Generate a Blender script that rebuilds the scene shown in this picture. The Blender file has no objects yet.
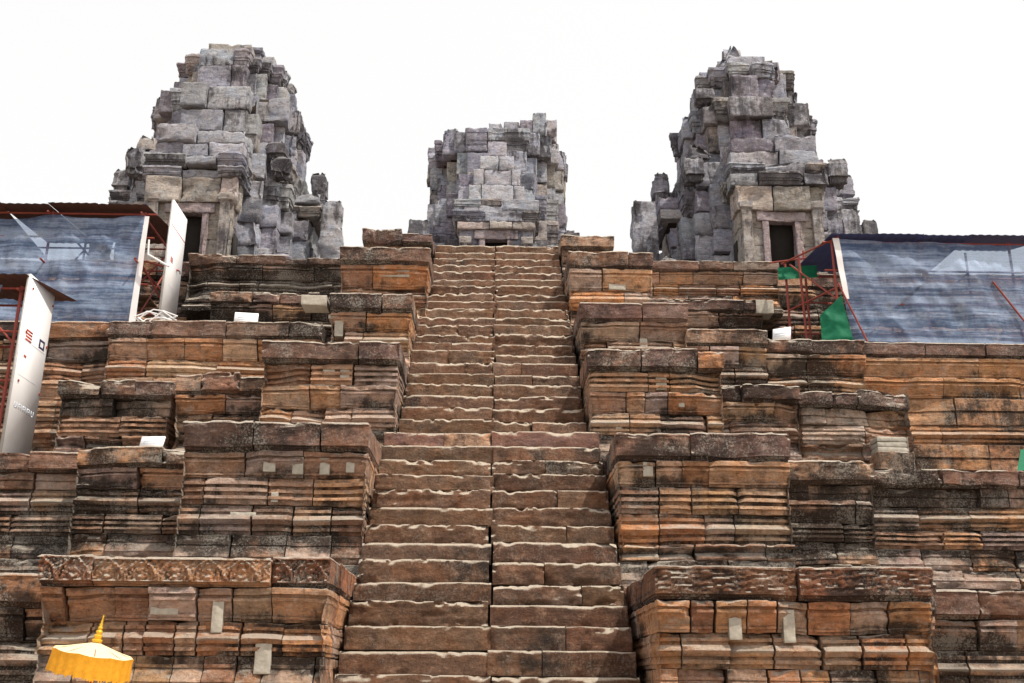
import bpy, math, random
import numpy as np
from mathutils import Matrix, Vector

R = math.radians
random.seed(11)
sc = bpy.context.scene
col = sc.collection
EYE = 1.65
F = 1050.0
PITCH = R(18.4)
YAW = 0.0172
ROLL = 0.007

# ------------------------------------------------------------------ camera
cam_d = bpy.data.cameras.new("camera")
cam_d.sensor_width = 36.0
cam_d.lens = F / 1024 * 36.0
cam_d.clip_end = 2000
cam = bpy.data.objects.new("camera", cam_d)
col.objects.link(cam)
rotm = Matrix.Rotation(-YAW, 3, 'Z') @ Matrix.Rotation(math.pi / 2 + PITCH, 3, 'X') @ Matrix.Rotation(ROLL, 3, 'Z')
cam.matrix_world = Matrix.Translation((0, 0, EYE)) @ rotm.to_4x4()
sc.camera = cam


def at(px, py, D):
    """point of the place on the upright plane at distance D that is seen at a pixel of the photograph (used to survey it)"""
    d = rotm @ Vector(((px - 512) / F, (341.5 - py) / F, -1.0))
    k = D / d.y
    return Vector((d.x * k, D, EYE + d.z * k))


# ------------------------------------------------------------------ noise
def _hash(ix, iy, iz):
    h = (ix * 374761393 + iy * 668265263 + iz * 2147483647 % 4294967291 + iz * 1274126177) & 0xFFFFFFFF
    h = ((h ^ (h >> 13)) * 1274126177) & 0xFFFFFFFF
    h = (h ^ (h >> 16)) & 0xFFFF
    return h.astype(np.float64) / 65535.0


def vnoise(p):
    i = np.floor(p).astype(np.int64)
    f = p - i
    u = f * f * (3 - 2 * f)
    i = i & 0xFFFFF
    out = 0
    for dx in (0, 1):
        wx = u[:, 0] if dx else 1 - u[:, 0]
        for dy in (0, 1):
            wy = u[:, 1] if dy else 1 - u[:, 1]
            for dz in (0, 1):
                wz = u[:, 2] if dz else 1 - u[:, 2]
                out = out + wx * wy * wz * _hash(i[:, 0] + dx, i[:, 1] + dy, i[:, 2] + dz)
    return out


def fbm(p, n=3):
    a, s, o = 1.0, 0.0, 0.0
    for k in range(n):
        o = o + a * (vnoise(p * (2.03 ** k) + 13.7 * k) - 0.5)
        s += a
        a *= 0.5
    return o / s


# ------------------------------------------------------------------ objects
def tag(o, label=None, cat=None, group=None, kind=None):
    if label: o["label"] = label
    if cat: o["category"] = cat
    if group: o["group"] = group
    if kind: o["kind"] = kind
    return o


def empty(name, loc, label, cat, group=None):
    o = bpy.data.objects.new(name, None)
    o.empty_display_size = 0.3
    o.location = loc
    col.objects.link(o)
    return tag(o, label, cat, group)


def world_loc(o):
    v = Vector((0, 0, 0))
    while o is not None:
        v += o.location
        o = o.parent
    return v


class MB:
    """collects verts / faces of ONE mesh object, with a colour and a stain (with painted hollow shade) per vertex"""
    def __init__(s):
        s.V, s.N, s.S, s.E, s.C, s.Q, s.T, s.A = [], [], [], [], [], [], [], []
        s.n = 0

    def add(s, V, quads=None, tris=None, N=None, seed=0.0, E=None, tint=(.4, .3, .2), stain=0.0, amp=1.0):
        V = np.asarray(V, float)
        k = len(V)
        s.V.append(V)
        s.N.append(np.zeros((k, 3)) if N is None else N)
        s.S.append(np.full(k, seed))
        s.E.append(np.zeros(k) if E is None else E)
        s.A.append(np.full(k, amp))
        c = np.empty((k, 4)); c[:, :3] = tint; c[:, 3] = stain
        s.C.append(c)
        if quads is not None and len(quads): s.Q.append(np.asarray(quads, np.int64) + s.n)
        if tris is not None and len(tris): s.T.append(np.asarray(tris, np.int64) + s.n)
        s.n += k

    # a stone block: four upright sides; sides that show (fl = front, right, back, left) carry the moulding profile
    def block(s, x0, x1, y0, y1, z0, z1, fl=(1, 0, 0, 0), prof=None, env=0.0, ru=.06, rv=.03, rnd=.03, tint=(.4, .3, .2), stain=0.0,
              seed=None, amp=1.0, yaw=0.0, tilt=0.0, top_round=None, wave=None, sxp=1.0):
        if seed is None: seed = random.random() * 60
        Lx, Ly, H = x1 - x0, y1 - y0, z1 - z0
        if min(Lx, Ly, H) <= 0.01: return
        rnd = min(rnd, .3 * Lx, .3 * Ly, .3 * H)
        tr = rnd if top_round is None else min(top_round, .45 * H)
        sides = [((x0, y0), (1, 0), Lx, (0, -1)), ((x1, y0), (0, 1), Ly, (1, 0)), ((x1, y1), (-1, 0), Lx, (0, 1)), ((x0, y1), (0, -1), Ly, (-1, 0))]
        bx, by, nx, ny, ed, ox, oy = [], [], [], [], [], [], []
        for k, (p, d, L, n) in enumerate(sides):
            if fl[k]:
                m = max(1, int(round((L - 2 * rnd) / ru)))
                a = np.concatenate([[0, .35 * rnd], np.linspace(rnd, L - rnd, m + 1), [L - .35 * rnd]])
            else:
                a = np.array([0.0])
            da = np.minimum(a, L - a)
            push = .5 * rnd * np.clip(1 - da / rnd, 0, 1) ** 2
            X = p[0] + d[0] * a - n[0] * push
            Y = p[1] + d[1] * a - n[1] * push
            NX = np.full(len(a), n[0] * float(bool(fl[k])) * sxp); NY = np.full(len(a), n[1] * float(bool(fl[k])))
            q = sides[k - 1]
            if fl[k - 1]: NX[0] += q[3][0] * sxp; NY[0] += q[3][1]
            X[0] -= q[3][0] * .5 * rnd; Y[0] -= q[3][1] * .5 * rnd
            OX = np.full(len(a), float(n[0])); OY = np.full(len(a), float(n[1])); OX[0] += q[3][0]; OY[0] += q[3][1]
            bx.append(X); by.append(Y); nx.append(NX); ny.append(NY); ox.append(OX); oy.append(OY)
            ed.append(np.clip(1 - da / .09, 0, 1))
        bx, by, nx, ny, ed, ox, oy = map(np.concatenate, (bx, by, nx, ny, ed, ox, oy))
        nr = len(bx)
        m = max(1, int(round((H - rnd - tr) / rv)))
        zz = np.concatenate([[0, .35 * rnd], np.linspace(rnd, H - tr, m + 1), [H - .35 * tr, H]])
        if prof is not None:
            zz = np.unique(np.concatenate([zz, np.array(prof[0]) * H]))
        off = np.interp(zz / H, prof[0], prof[1]) + env if prof is not None else np.full(len(zz), env)
        sh = .5 * rnd * np.clip(1 - zz / rnd, 0, 1) ** 2 + .6 * tr * np.clip(1 - (H - zz) / tr, 0, 1) ** 2
        nz = len(zz)
        V = np.empty((nz, nr, 3))
        V[:, :, 0] = bx[None] + nx[None] * off[:, None] - ox[None] * sh[:, None]
        V[:, :, 1] = by[None] + ny[None] * off[:, None] - oy[None] * sh[:, None]
        V[:, :, 2] = z0 + zz[:, None]
        if wave is not None:
            V[:, :, 2] += wave(V[:, :, 0]) * np.clip((zz / H - .4) / .6, 0, 1)[:, None]
        N = np.zeros((nz, nr, 3)); N[:, :, 0] = nx[None]; N[:, :, 1] = ny[None]
        ez = np.clip(1 - np.minimum(zz, H - zz) / .08, 0, 1)
        E = np.maximum(ed[None], ez[:, None]).ravel()
        V = V.reshape(-1, 3); N = N.reshape(-1, 3)
        i = np.arange(nr); j = (i + 1) % nr
        q = []
        for r in range(nz - 1):
            q.append(np.stack([r * nr + i, r * nr + j, (r + 1) * nr + j, (r + 1) * nr + i], 1))
        q = np.concatenate(q)
        tb = (nz - 1) * nr
        cb, ct = len(V), len(V) + 1
        cxy = V[:nr, :2].mean(0)
        cxt = V[tb:tb + nr].mean(0)
        V = np.vstack([V, [cxy[0], cxy[1], z0], cxt])
        N = np.vstack([N, np.zeros((2, 3))]); E = np.concatenate([E, [0, 0]])
        t = np.concatenate([np.stack([j, i, np.full(nr, cb)], 1), np.stack([tb + i, tb + j, np.full(nr, ct)], 1)])
        if yaw or tilt:
            c = np.array([(x0 + x1) / 2, (y0 + y1) / 2, z0])
            M = np.array(Matrix.Rotation(yaw, 3, 'Z') @ Matrix.Rotation(tilt, 3, 'Y'))
            V = (V - c) @ M.T + c
        s.add(V, q, t, N, seed, E, tint, stain, amp)
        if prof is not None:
            hollow_shade = np.repeat(np.clip(.055 - (off - env), -.05, .055) * 4.4, nr)  # shade in the moulding hollows, painted in as extra dark crust
            s.C[-1][:len(hollow_shade), 3] += hollow_shade

    def box(s, x0, x1, y0, y1, z0, z1, tint=(.1, .08, .07), stain=.5):
        V = [(x, y, z) for z in (z0, z1) for x, y in ((x0, y0), (x1, y0), (x1, y1), (x0, y1))]
        Q = [(3, 2, 1, 0), (4, 5, 6, 7), (0, 1, 5, 4), (1, 2, 6, 5), (2, 3, 7, 6), (3, 0, 4, 7)]
        s.add(V, Q, tint=tint, stain=stain, amp=0)

    def tube(s, a, b, r, n=8, r2=None, tint=(.4, .1, .08)):
        a, b = Vector(a), Vector(b)
        r2 = r if r2 is None else r2
        d = (b - a).normalized()
        u = d.orthogonal().normalized(); v = d.cross(u)
        V = []
        for p, rr in ((a, r), (b, r2)):
            for k in range(n):
                t = 2 * math.pi * k / n
                V.append(p + u * rr * math.cos(t) + v * rr * math.sin(t))
        V += [a, b]
        Q = [(k, (k + 1) % n, n + (k + 1) % n, n + k) for k in range(n)]
        T = [((k + 1) % n, k, 2 * n) for k in range(n)] + [(n + k, n + (k + 1) % n, 2 * n + 1) for k in range(n)]
        s.add(np.array([tuple(p) for p in V]), Q, T, tint=tint, amp=0)

    def lathe(s, c, prof, n=20, tint=(.4, .4, .4)):
        V = []
        for r, z in prof:
            for k in range(n):
                t = 2 * math.pi * k / n
                V.append((c[0] + r * math.cos(t), c[1] + r * math.sin(t), c[2] + z))
        Q = [(r * n + k, r * n + (k + 1) % n, (r + 1) * n + (k + 1) % n, (r + 1) * n + k) for r in range(len(prof) - 1) for k in range(n)]
        s.add(V, Q, tint=tint, amp=0)

    def slab(s, p, thick, tint=(.5, .5, .5)):
        """a flat board through four corners p (going round), given thickness along its normal"""
        p = [Vector(q) for q in p]
        n = (p[1] - p[0]).cross(p[3] - p[0]).normalized() * thick
        V = [tuple(q) for q in p] + [tuple(q + n) for q in p]
        Q = [(3, 2, 1, 0), (4, 5, 6, 7), (0, 1, 5, 4), (1, 2, 6, 5), (2, 3, 7, 6), (3, 0, 4, 7)]
        s.add(V, Q, tint=tint, amp=0)

    def build(s, name, mat, parent=None, erode=1.0, relief=None, smooth=True, sharp=30, big_erode=.42, chip=(5.5, .26)):
        if not s.V: return None
        P = np.concatenate(s.V); N = np.concatenate(s.N); S = np.concatenate(s.S); E = np.concatenate(s.E); A = np.concatenate(s.A) * erode
        if A.max() > 0 and erode > 0:
            q = P + S[:, None] * np.array([17.3, 9.1, 5.7])
            d = fbm(q * 1.8, 3) * .026
            qs = q * np.array([1.6, 1.6, 24.0]); qs[:, 2] += fbm(q * .7, 2) * .8
            d += (vnoise(qs) - .55) * .011
            d += fbm(q * np.array([8.0, 8.0, 10.0]), 2) * .030
            d += (vnoise(q * 27) - .5) * .010
            ch = np.clip(vnoise(q * chip[0]) * .6 + vnoise(q * chip[0] * 2.7) * .4 - .50, 0, 1) * E * chip[1]
            ch += np.clip(vnoise(q * 1.6 + 5) - .66, 0, 1) * .6 * big_erode
            ch += np.clip(vnoise(P * np.array([1.1, 1.1, 1.7]) + 3) - .60, 0, 1) * big_erode * (np.abs(N).sum(1) > 0)
            nl = np.maximum(np.linalg.norm(N[:, :2], axis=1), 1)[:, None]
            P = P + N * ((d - ch) * A)[:, None] / nl ** .5
            P[:, 2] += ((vnoise(q * np.array([4.5, 4.5, 2])) - .5) * .009 - ch * .25) * A * (np.abs(N).sum(1) > 0)
            P[:, 0] += (vnoise(q * 6 + 40) - .5) * .010 * A
        rl = 0.0
        if relief is not None:
            rl = relief(P, N) * 1.5
            P = P + N * rl[:, None]
        if parent is not None:
            P = P - np.array(world_loc(parent))
        C = np.concatenate(s.C)
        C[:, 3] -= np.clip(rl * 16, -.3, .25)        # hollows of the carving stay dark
        me = bpy.data.meshes.new(name)
        Q = np.concatenate(s.Q) if s.Q else np.zeros((0, 4), np.int64)
        T = np.concatenate(s.T) if s.T else np.zeros((0, 3), np.int64)
        me.vertices.add(len(P)); me.vertices.foreach_set("co", P.ravel())
        me.loops.add(len(Q) * 4 + len(T) * 3)
        me.loops.foreach_set("vertex_index", np.concatenate([Q.ravel(), T.ravel()]))
        me.polygons.add(len(Q) + len(T))
        st = np.concatenate([np.arange(len(Q)) * 4, len(Q) * 4 + np.arange(len(T)) * 3])
        me.polygons.foreach_set("loop_start", st)
        me.update(calc_edges=True)
        me.validate()
        ca = me.color_attributes.new("tint", 'FLOAT_COLOR', 'POINT')
        ca.data.foreach_set("color", C.ravel())
        ra = me.attributes.new("rnd", 'FLOAT', 'POINT')
        ra.data.foreach_set("value", S)
        if smooth:
            me.polygons.foreach_set("use_smooth", np.ones(len(me.polygons), bool))
            me.set_sharp_from_angle(angle=R(sharp))
        me.materials.append(mat)
        o = bpy.data.objects.new(name, me)
        col.objects.link(o)
        if parent is not None: o.parent = parent
        return o


# ------------------------------------------------------------------ materials
def new_mat(name):
    m = bpy.data.materials.new(name); m.use_nodes = True
    nt = m.node_tree
    for n in list(nt.nodes): nt.nodes.remove(n)
    out = nt.nodes.new("ShaderNodeOutputMaterial")
    b = nt.nodes.new("ShaderNodeBsdfPrincipled")
    nt.links.new(b.outputs[0], out.inputs[0])
    return m, nt, b, out


class NT:
    def __init__(s, nt): s.nt = nt
    def n(s, t, **k):
        x = s.nt.nodes.new(t)
        for a, v in k.items(): setattr(x, a, v)
        return x
    def l(s, a, b): s.nt.links.new(a, b)
    def _in(s, sock, v):
        if hasattr(v, "is_linked") or hasattr(v, "links"): s.l(v, sock)
        else: sock.default_value = v
    def math(s, op, a, b=0.0, c=None, clamp=False):
        x = s.n("ShaderNodeMath", operation=op, use_clamp=clamp)
        s._in(x.inputs[0], a); s._in(x.inputs[1], b)
        if c is not None: s._in(x.inputs[2], c)
        return x.outputs[0]
    def mix(s, f, a, b, mode='MIX'):
        x = s.n("ShaderNodeMix", data_type='RGBA', blend_type=mode)
        s._in(x.inputs[0], f)
        for sock, v in ((x.inputs[6], a), (x.inputs[7], b)):
            if isinstance(v, tuple): sock.default_value = (*v, 1) if len(v) == 3 else v
            else: s.l(v, sock)
        return x.outputs[2]
    def noise(s, vec, scale, detail=4.0, rough=.55):
        x = s.n("ShaderNodeTexNoise"); x.inputs["Scale"].default_value = scale; x.inputs["Detail"].default_value = detail
        x.inputs["Roughness"].default_value = rough
        if vec is not None: s.l(vec, x.inputs["Vector"])
        return x.outputs["Fac"]
    def vmul(s, vec, v):
        x = s.n("ShaderNodeVectorMath", operation='MULTIPLY'); s.l(vec, x.inputs[0]); x.inputs[1].default_value = v
        return x.outputs[0]
    def ramp(s, f, lo, hi):
        x = s.n("ShaderNodeMapRange", interpolation_type='SMOOTHSTEP')
        s.l(f, x.inputs[0]); x.inputs[1].default_value = lo; x.inputs[2].default_value = hi
        return x.outputs[0]


def stone_material(name, black=(.030, .024, .021), pale=(.46, .43, .38), streak=.5, lichen=.5, orange=.6, sunlit_top=.7, sunlit_lo=.45, palem=(.54, .435, .36), darkm=(.11, .066, .046), crust0=.14, tone=(1.10, .99, .96), sunlitc=(.60, .53, .45)):
    m, nt, b, out = new_mat(name)
    k = NT(nt)
    pos = k.n("ShaderNodeNewGeometry")
    tint = k.n("ShaderNodeAttribute", attribute_name="tint")
    rn = k.n("ShaderNodeAttribute", attribute_name="rnd")
    P = pos.outputs["Position"]
    comb = k.n("ShaderNodeCombineXYZ"); 
    for a in range(3): k.l(rn.outputs["Fac"], comb.inputs[a])
    add = k.n("ShaderNodeVectorMath", operation='MULTIPLY_ADD')
    k.l(comb.outputs[0], add.inputs[0]); add.inputs[1].default_value = (7.1, 3.3, 5.7); k.l(P, add.inputs[2])
    PB = add.outputs[0]                      # differs from block to block
    big = k.noise(P, .55, 5, .6)
    mid = k.noise(PB, 2.6, 6, .7)
    strata = k.noise(k.vmul(PB, (3.2, 3.2, 10.0)), 1.0, 8, .75)
    strata2 = k.noise(k.vmul(PB, (10.0, 10.0, 38.0)), 1.0, 5, .7)
    drip = k.noise(k.vmul(P, (4.2, 4.2, .45)), 1.0, 6, .7)
    fine = k.noise(PB, 30, 8, .85)
    mott = k.noise(PB, 6.5, 7, .75)
    c = tint.outputs["Color"]
    stain = tint.outputs["Alpha"]  # real staining plus the painted shade of the moulding hollows
    # warm iron patches and cooler weathered ones
    warm = k.mix(1.0, c, (1.17, .88, .66), 'MULTIPLY')
    cool = k.mix(1.0, c, (.84, .93, 1.06), 'MULTIPLY')
    c = k.mix(k.math('MULTIPLY', k.ramp(mid, .48, .62), orange), c, warm)
    c = k.mix(k.math('MULTIPLY', k.ramp(mid, .5, .34), .8), c, cool)
    c = k.mix(k.math('MULTIPLY', k.ramp(mott, .52, .66), .62), c, palem)
    c = k.mix(k.math('MULTIPLY', k.ramp(mott, .47, .33), .75), c, darkm)
    g = k.math('ADD', k.math('MULTIPLY', strata, 2.5), -.16)
    g = k.math('MULTIPLY', g, k.math('ADD', k.math('MULTIPLY', fine, 1.7), .15))
    g = k.math('MULTIPLY', g, k.math('ADD', k.math('MULTIPLY', strata2, .6), .70))
    gc = k.n("ShaderNodeCombineColor")
    for a in range(3): k.l(g, gc.inputs[a])
    c = k.mix(1.0, c, gc.outputs[0], 'MULTIPLY')
    c = k.mix(1.0, c, tone, 'MULTIPLY')
    # dark crust
    f = k.math('ADD', k.math('MULTIPLY', big, 1.5), k.math('MULTIPLY', drip, streak))
    f = k.math('ADD', f, k.math('MULTIPLY', k.noise(PB, 5.5, 6, .7), .5))
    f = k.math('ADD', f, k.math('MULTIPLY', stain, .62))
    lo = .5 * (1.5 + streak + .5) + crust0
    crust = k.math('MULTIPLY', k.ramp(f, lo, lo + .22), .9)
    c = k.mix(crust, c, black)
    # pale lichen specks
    lf = k.math('ADD', k.noise(P, 34, 6, .8), k.math('MULTIPLY', k.noise(P, 1.6, 5, .65), .62))
    lf = k.math('ADD', lf, k.math('MULTIPLY', stain, .10))
    lk = k.math('MULTIPLY', k.ramp(lf, .89, .95), lichen)
    c = k.mix(lk, c, pale)
    nz = k.n("ShaderNodeSeparateXYZ"); k.l(pos.outputs["Normal"], nz.inputs[0])
    up = k.ramp(k.math('ADD', nz.outputs[2], k.math('MULTIPLY', k.math('SUBTRACT', fine, .5), .5)), sunlit_lo, sunlit_lo + .3)
    c = k.mix(k.math('MULTIPLY', up, sunlit_top), c, sunlitc)  # sunlight on upward faces, painted into the colour as a pale tone
    # worn edges are paler, hollows get their shade painted in
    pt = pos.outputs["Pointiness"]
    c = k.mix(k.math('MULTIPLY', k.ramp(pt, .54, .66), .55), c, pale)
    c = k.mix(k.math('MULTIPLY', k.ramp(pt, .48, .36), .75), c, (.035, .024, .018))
    k.l(c, b.inputs["Base Color"])
    b.inputs["Roughness"].default_value = .92
    b.inputs["Specular IOR Level"].default_value = .25
    h = k.math('ADD', k.math('MULTIPLY', strata2, .5), k.math('MULTIPLY', fine, 1.0))
    h = k.math('ADD', h, k.math('MULTIPLY', k.noise(PB, 9, 6, .7), 1.5))
    bp = k.n("ShaderNodeBump"); bp.inputs["Strength"].default_value = 1.0; bp.inputs["Distance"].default_value = .045
    k.l(h, bp.inputs["Height"]); k.l(bp.outputs[0], b.inputs["Normal"])
    return m


def simple_material(name, colr, rough=.7, var=.35, scale=8.0, metallic=0.0, bump=.0, spec=.3, trans=0.0):
    m, nt, b, out = new_mat(name)
    k = NT(nt)
    g = k.n("ShaderNodeNewGeometry")
    n1 = k.noise(g.outputs["Position"], scale, 6, .65)
    f = k.math('ADD', k.math('MULTIPLY', n1, 2 * var), 1 - var)
    cc = k.n("ShaderNodeCombineColor")
    for a in range(3): k.l(f, cc.inputs[a])
    c = k.mix(1.0, (*colr, 1), cc.outputs[0], 'MULTIPLY')
    k.l(c, b.inputs["Base Color"])
    b.inputs["Roughness"].default_value = rough
    b.inputs["Metallic"].default_value = metallic
    b.inputs["Specular IOR Level"].default_value = spec
    if trans:
        t = k.n("ShaderNodeBsdfTranslucent"); k.l(c, t.inputs[0])
        mx = k.n("ShaderNodeMixShader"); mx.inputs[0].default_value = trans
        k.l(b.outputs[0], mx.inputs[1]); k.l(t.outputs[0], mx.inputs[2]); k.l(mx.outputs[0], out.inputs[0])
    if bump:
        bp = k.n("ShaderNodeBump"); bp.inputs["Strength"].default_value = bump; bp.inputs["Distance"].default_value = .02
        k.l(n1, bp.inputs["Height"]); k.l(bp.outputs[0], b.inputs["Normal"])
    return m


def tarp_material():
    m, nt, b, out = new_mat("tarp_netting")
    k = NT(nt)
    g = k.n("ShaderNodeNewGeometry"); P = g.outputs["Position"]
    s1 = k.math('ADD', k.math('MULTIPLY', k.noise(k.vmul(P, (.28, .28, 5.2)), 1.0, 8, .72), .8), k.math('MULTIPLY', k.noise(P, 7, 7, .75), .2))
    s2 = k.noise(P, 2.2, 7, .7)
    weave = k.noise(k.vmul(P, (60, 60, 60)), 1.0, 2, .5)
    c = k.mix(k.ramp(s1, .43, .59), (.12, .20, .38), (.46, .60, .86))
    c = k.mix(k.math('MULTIPLY', k.ramp(s2, .52, .72), .5), c, (.60, .67, .76))
    c = k.mix(k.math('MULTIPLY', k.ramp(s2, .46, .30), .45), c, (.10, .13, .20))
    c = k.mix(k.math('MULTIPLY', k.ramp(weave, .4, .6), .25), c, (.12, .16, .24))
    bp = k.n("ShaderNodeBump"); bp.inputs["Strength"].default_value = .5; bp.inputs["Distance"].default_value = .06
    k.l(k.noise(k.vmul(P, (2.2, 2.2, 1.2)), 1.0, 5, .6), bp.inputs["Height"]); k.l(bp.outputs[0], b.inputs["Normal"])
    k.l(c, b.inputs["Base Color"]); b.inputs["Roughness"].default_value = .6
    tl = k.n("ShaderNodeBsdfTranslucent"); k.l(c, tl.inputs[0])
    m1 = k.n("ShaderNodeMixShader"); m1.inputs[0].default_value = .35
    k.l(b.outputs[0], m1.inputs[1]); k.l(tl.outputs[0], m1.inputs[2])
    tr = k.n("ShaderNodeBsdfTransparent"); tr.inputs[0].default_value = (.82, .90, 1, 1)
    m2 = k.n("ShaderNodeMixShader")
    k.l(k.math('ADD', k.math('MULTIPLY', k.ramp(s1, .6, .35), .22), .26), m2.inputs[0])
    k.l(m1.outputs[0], m2.inputs[1]); k.l(tr.outputs[0], m2.inputs[2]); k.l(m2.outputs[0], out.inputs[0])
    return m


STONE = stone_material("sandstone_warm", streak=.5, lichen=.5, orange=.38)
CORN = stone_material("sandstone_crusted", streak=.35, lichen=.6, orange=.45, sunlit_top=.9, sunlit_lo=.30,  palem=(.36, .27, .225), darkm=(.075, .046, .040), black=(.05, .036, .032))
STEP = stone_material("sandstone_step", streak=.2, lichen=.25, orange=.5, sunlit_top=.97, sunlit_lo=.26, palem=(.30, .20, .14), darkm=(.06, .034, .024), crust0=.16, sunlitc=(.62, .53, .43))
GREY = stone_material("sandstone_grey", black=(.065, .058, .068), pale=(.42, .41, .40), streak=.8, lichen=.35, orange=.15, sunlit_top=.3, palem=(.46, .45, .45), darkm=(.11, .10, .11), crust0=.17, sunlitc=(.50, .50, .51), tone=(.95, .95, 1.03))
NEWST = simple_material("new_sandstone", (.40, .37, .315), .9, .5, 14, bump=.6)
CORE = simple_material("stone_rubble_dark", (.03, .021, .016), .95, .5, 6, bump=.6)
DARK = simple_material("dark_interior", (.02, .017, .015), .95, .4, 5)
TARP = tarp_material()
RUST = simple_material("red_painted_pipe", (.26, .055, .04), .55, .4, 9)
GREYPIPE = simple_material("galvanised_pipe", (.45, .44, .43), .5, .3, 12, metallic=.3)
ROOFM = simple_material("rusty_roof_sheet", (.10, .045, .035), .8, .5, 5)
BLUESHEET = simple_material("blue_roof_sheet", (.06, .08, .22), .6, .35, 5)
WHITEB = simple_material("white_board", (.78, .77, .78), .5, .08, 2)
PAPER = simple_material("white_notice", (.82, .82, .84), .6, .06, 4)
GREENN = simple_material("green_netting", (.008, .17, .085), .7, .35, 14, bump=.4, trans=.25)
REDINK = simple_material("red_print", (.55, .08, .06), .6, .1, 20)
DARKINK = simple_material("dark_print", (.03, .03, .09), .6, .1, 20)
BLUEINK = simple_material("pale_blue_print", (.56, .61, .69), .6, .1, 20)
WHITECLOTH = simple_material("white_cloth", (.80, .68, .42), .8, .1, 12, trans=.15)
YELLOWCLOTH = simple_material("golden_cloth", (.92, .46, .035), .8, .35, 30, trans=.35)
GOLD = simple_material("gold_finial", (.75, .45, .04), .35, .15, 20, metallic=.4)
REDPOLE = simple_material("red_pole", (.45, .02, .02), .5, .15, 10)
WOOD = simple_material("old_plank", (.16, .10, .06), .85, .4, 9, bump=.3)


def ground_material():
    m, nt, b, out = new_mat("bare_earth")
    k = NT(nt); g = k.n("ShaderNodeNewGeometry"); P = g.outputs["Position"]
    n1 = k.noise(P, .25, 6, .65); n2 = k.noise(P, 7, 6, .7)
    c = k.mix(k.ramp(n1, .35, .65), (.25, .17, .11), (.33, .25, .17))
    c = k.mix(k.math('MULTIPLY', k.ramp(n2, .5, .75), .5), c, (.14, .10, .07))
    c = k.mix(k.math('MULTIPLY', k.ramp(k.noise(P, .12, 4, .6), .55, .7), .7), c, (.08, .10, .03))
    k.l(c, b.inputs["Base Color"]); b.inputs["Roughness"].default_value = .95
    bp = k.n("ShaderNodeBump"); bp.inputs["Strength"].default_value = .6; bp.inputs["Distance"].default_value = .05
    k.l(n2, bp.inputs["Height"]); k.l(bp.outputs[0], b.inputs["Normal"])
    return m


EARTH = ground_material()

# ------------------------------------------------------------------ light and sky
SUN_EL, SUN_AZ = R(60), R(57)     # azimuth from the facing side (-Y) towards +X
w = bpy.data.worlds.new("World"); sc.world = w; w.use_nodes = True
wn = w.node_tree
for n in list(wn.nodes): wn.nodes.remove(n)
k = NT(wn)
sky = k.n("ShaderNodeTexSky", sky_type='NISHITA', sun_disc=False, sun_elevation=SUN_EL)
sky.sun_rotation = math.pi - SUN_AZ
sky.air_density = 1.4; sky.dust_density = 6.0; sky.ozone_density = 1.0
hs = k.n("ShaderNodeHueSaturation"); hs.inputs["Saturation"].default_value = .22
k.l(sky.outputs[0], hs.inputs["Color"])
hz = k.mix(.72, hs.outputs[0], (11.6, 11.5, 11.4, 1))        # thin bright overcast haze
bg = k.n("ShaderNodeBackground"); bg.inputs["Strength"].default_value = .109
k.l(hz, bg.inputs["Color"])
wo = k.n("ShaderNodeOutputWorld"); k.l(bg.outputs[0], wo.inputs[0])
sd = bpy.data.lights.new("sun", 'SUN'); sd.energy = 5.0; sd.angle = R(.5); sd.color = (1, .92, .80)
so = bpy.data.objects.new("sun", sd); col.objects.link(so)
sdir = Vector((math.sin(SUN_AZ) * math.cos(SUN_EL), -math.cos(SUN_AZ) * math.cos(SUN_EL), math.sin(SUN_EL)))
so.rotation_euler = sdir.to_track_quat('Z', 'Y').to_euler(); so.location = (20, -10, 40)
sc.view_settings.view_transform = 'Standard'; sc.view_settings.look = 'None'; sc.view_settings.exposure = 0; sc.view_settings.gamma = 1
sc.cycles.max_bounces = 6; sc.cycles.transparent_max_bounces = 12

# ------------------------------------------------------------------ masonry vocabulary
def steps(*pairs):
    """moulding profile: (height share, projection) bands with crisp arrises between them"""
    t, o = [], []
    for a, b, p, q in pairs:
        t += [a, b]; o += [p, q]
    return (t, [v * .88 for v in o])


PROF = {
    'slab': steps((0, .07, .0, .0), (.075, .15, .03, .035), (.155, .9, .085, .10), (.91, 1, .115, .115)),
    'cyma': steps((0, .10, .0, .0), (.105, .18, .022, .022), (.185, .60, .005, .085), (.605, .70, .10, .10), (.705, .80, .065, .065), (.805, 1, .125, .125)),
    'rcyma': steps((0, .15, .12, .12), (.155, .24, .085, .085), (.245, .66, .095, .01), (.665, .76, .03, .03), (.765, 1, .0, .0)),
    'torus': steps((0, .13, .01, .01), (.135, .24, .055, .055), (.245, .34, .02, .02), (.345, .5, .06, .115), (.5, .66, .115, .06), (.665, .76, .02, .02), (.765, .87, .05, .05), (.875, 1, .0, .0)),
    'fillet': steps((0, .18, .04, .04), (.185, .30, .085, .085), (.305, .46, .01, .01), (.465, .60, .07, .07), (.605, .72, .01, .01), (.725, .86, .085, .085), (.865, 1, .035, .035)),
    'scotia': steps((0, .14, .11, .11), (.145, .22, .07, .07), (.225, .5, .05, .0), (.5, .76, .0, .05), (.765, .85, .075, .075), (.855, 1, .11, .11)),
    'plain': steps((0, .46, .02, .02), (.465, .54, .0, .0), (.545, 1, .035, .035)),
    'base': steps((0, .3, .17, .17), (.305, .42, .13, .13), (.425, .62, .15, .11), (.625, .78, .07, .07), (.785, 1, .04, .02)),
}
WARM = [(.50, .27, .135), (.47, .30, .18), (.46, .33, .23), (.40, .225, .125), (.45, .345, .27), (.36, .23, .155), (.42, .335, .285), (.31, .18, .115), (.49, .33, .20)]
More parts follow.
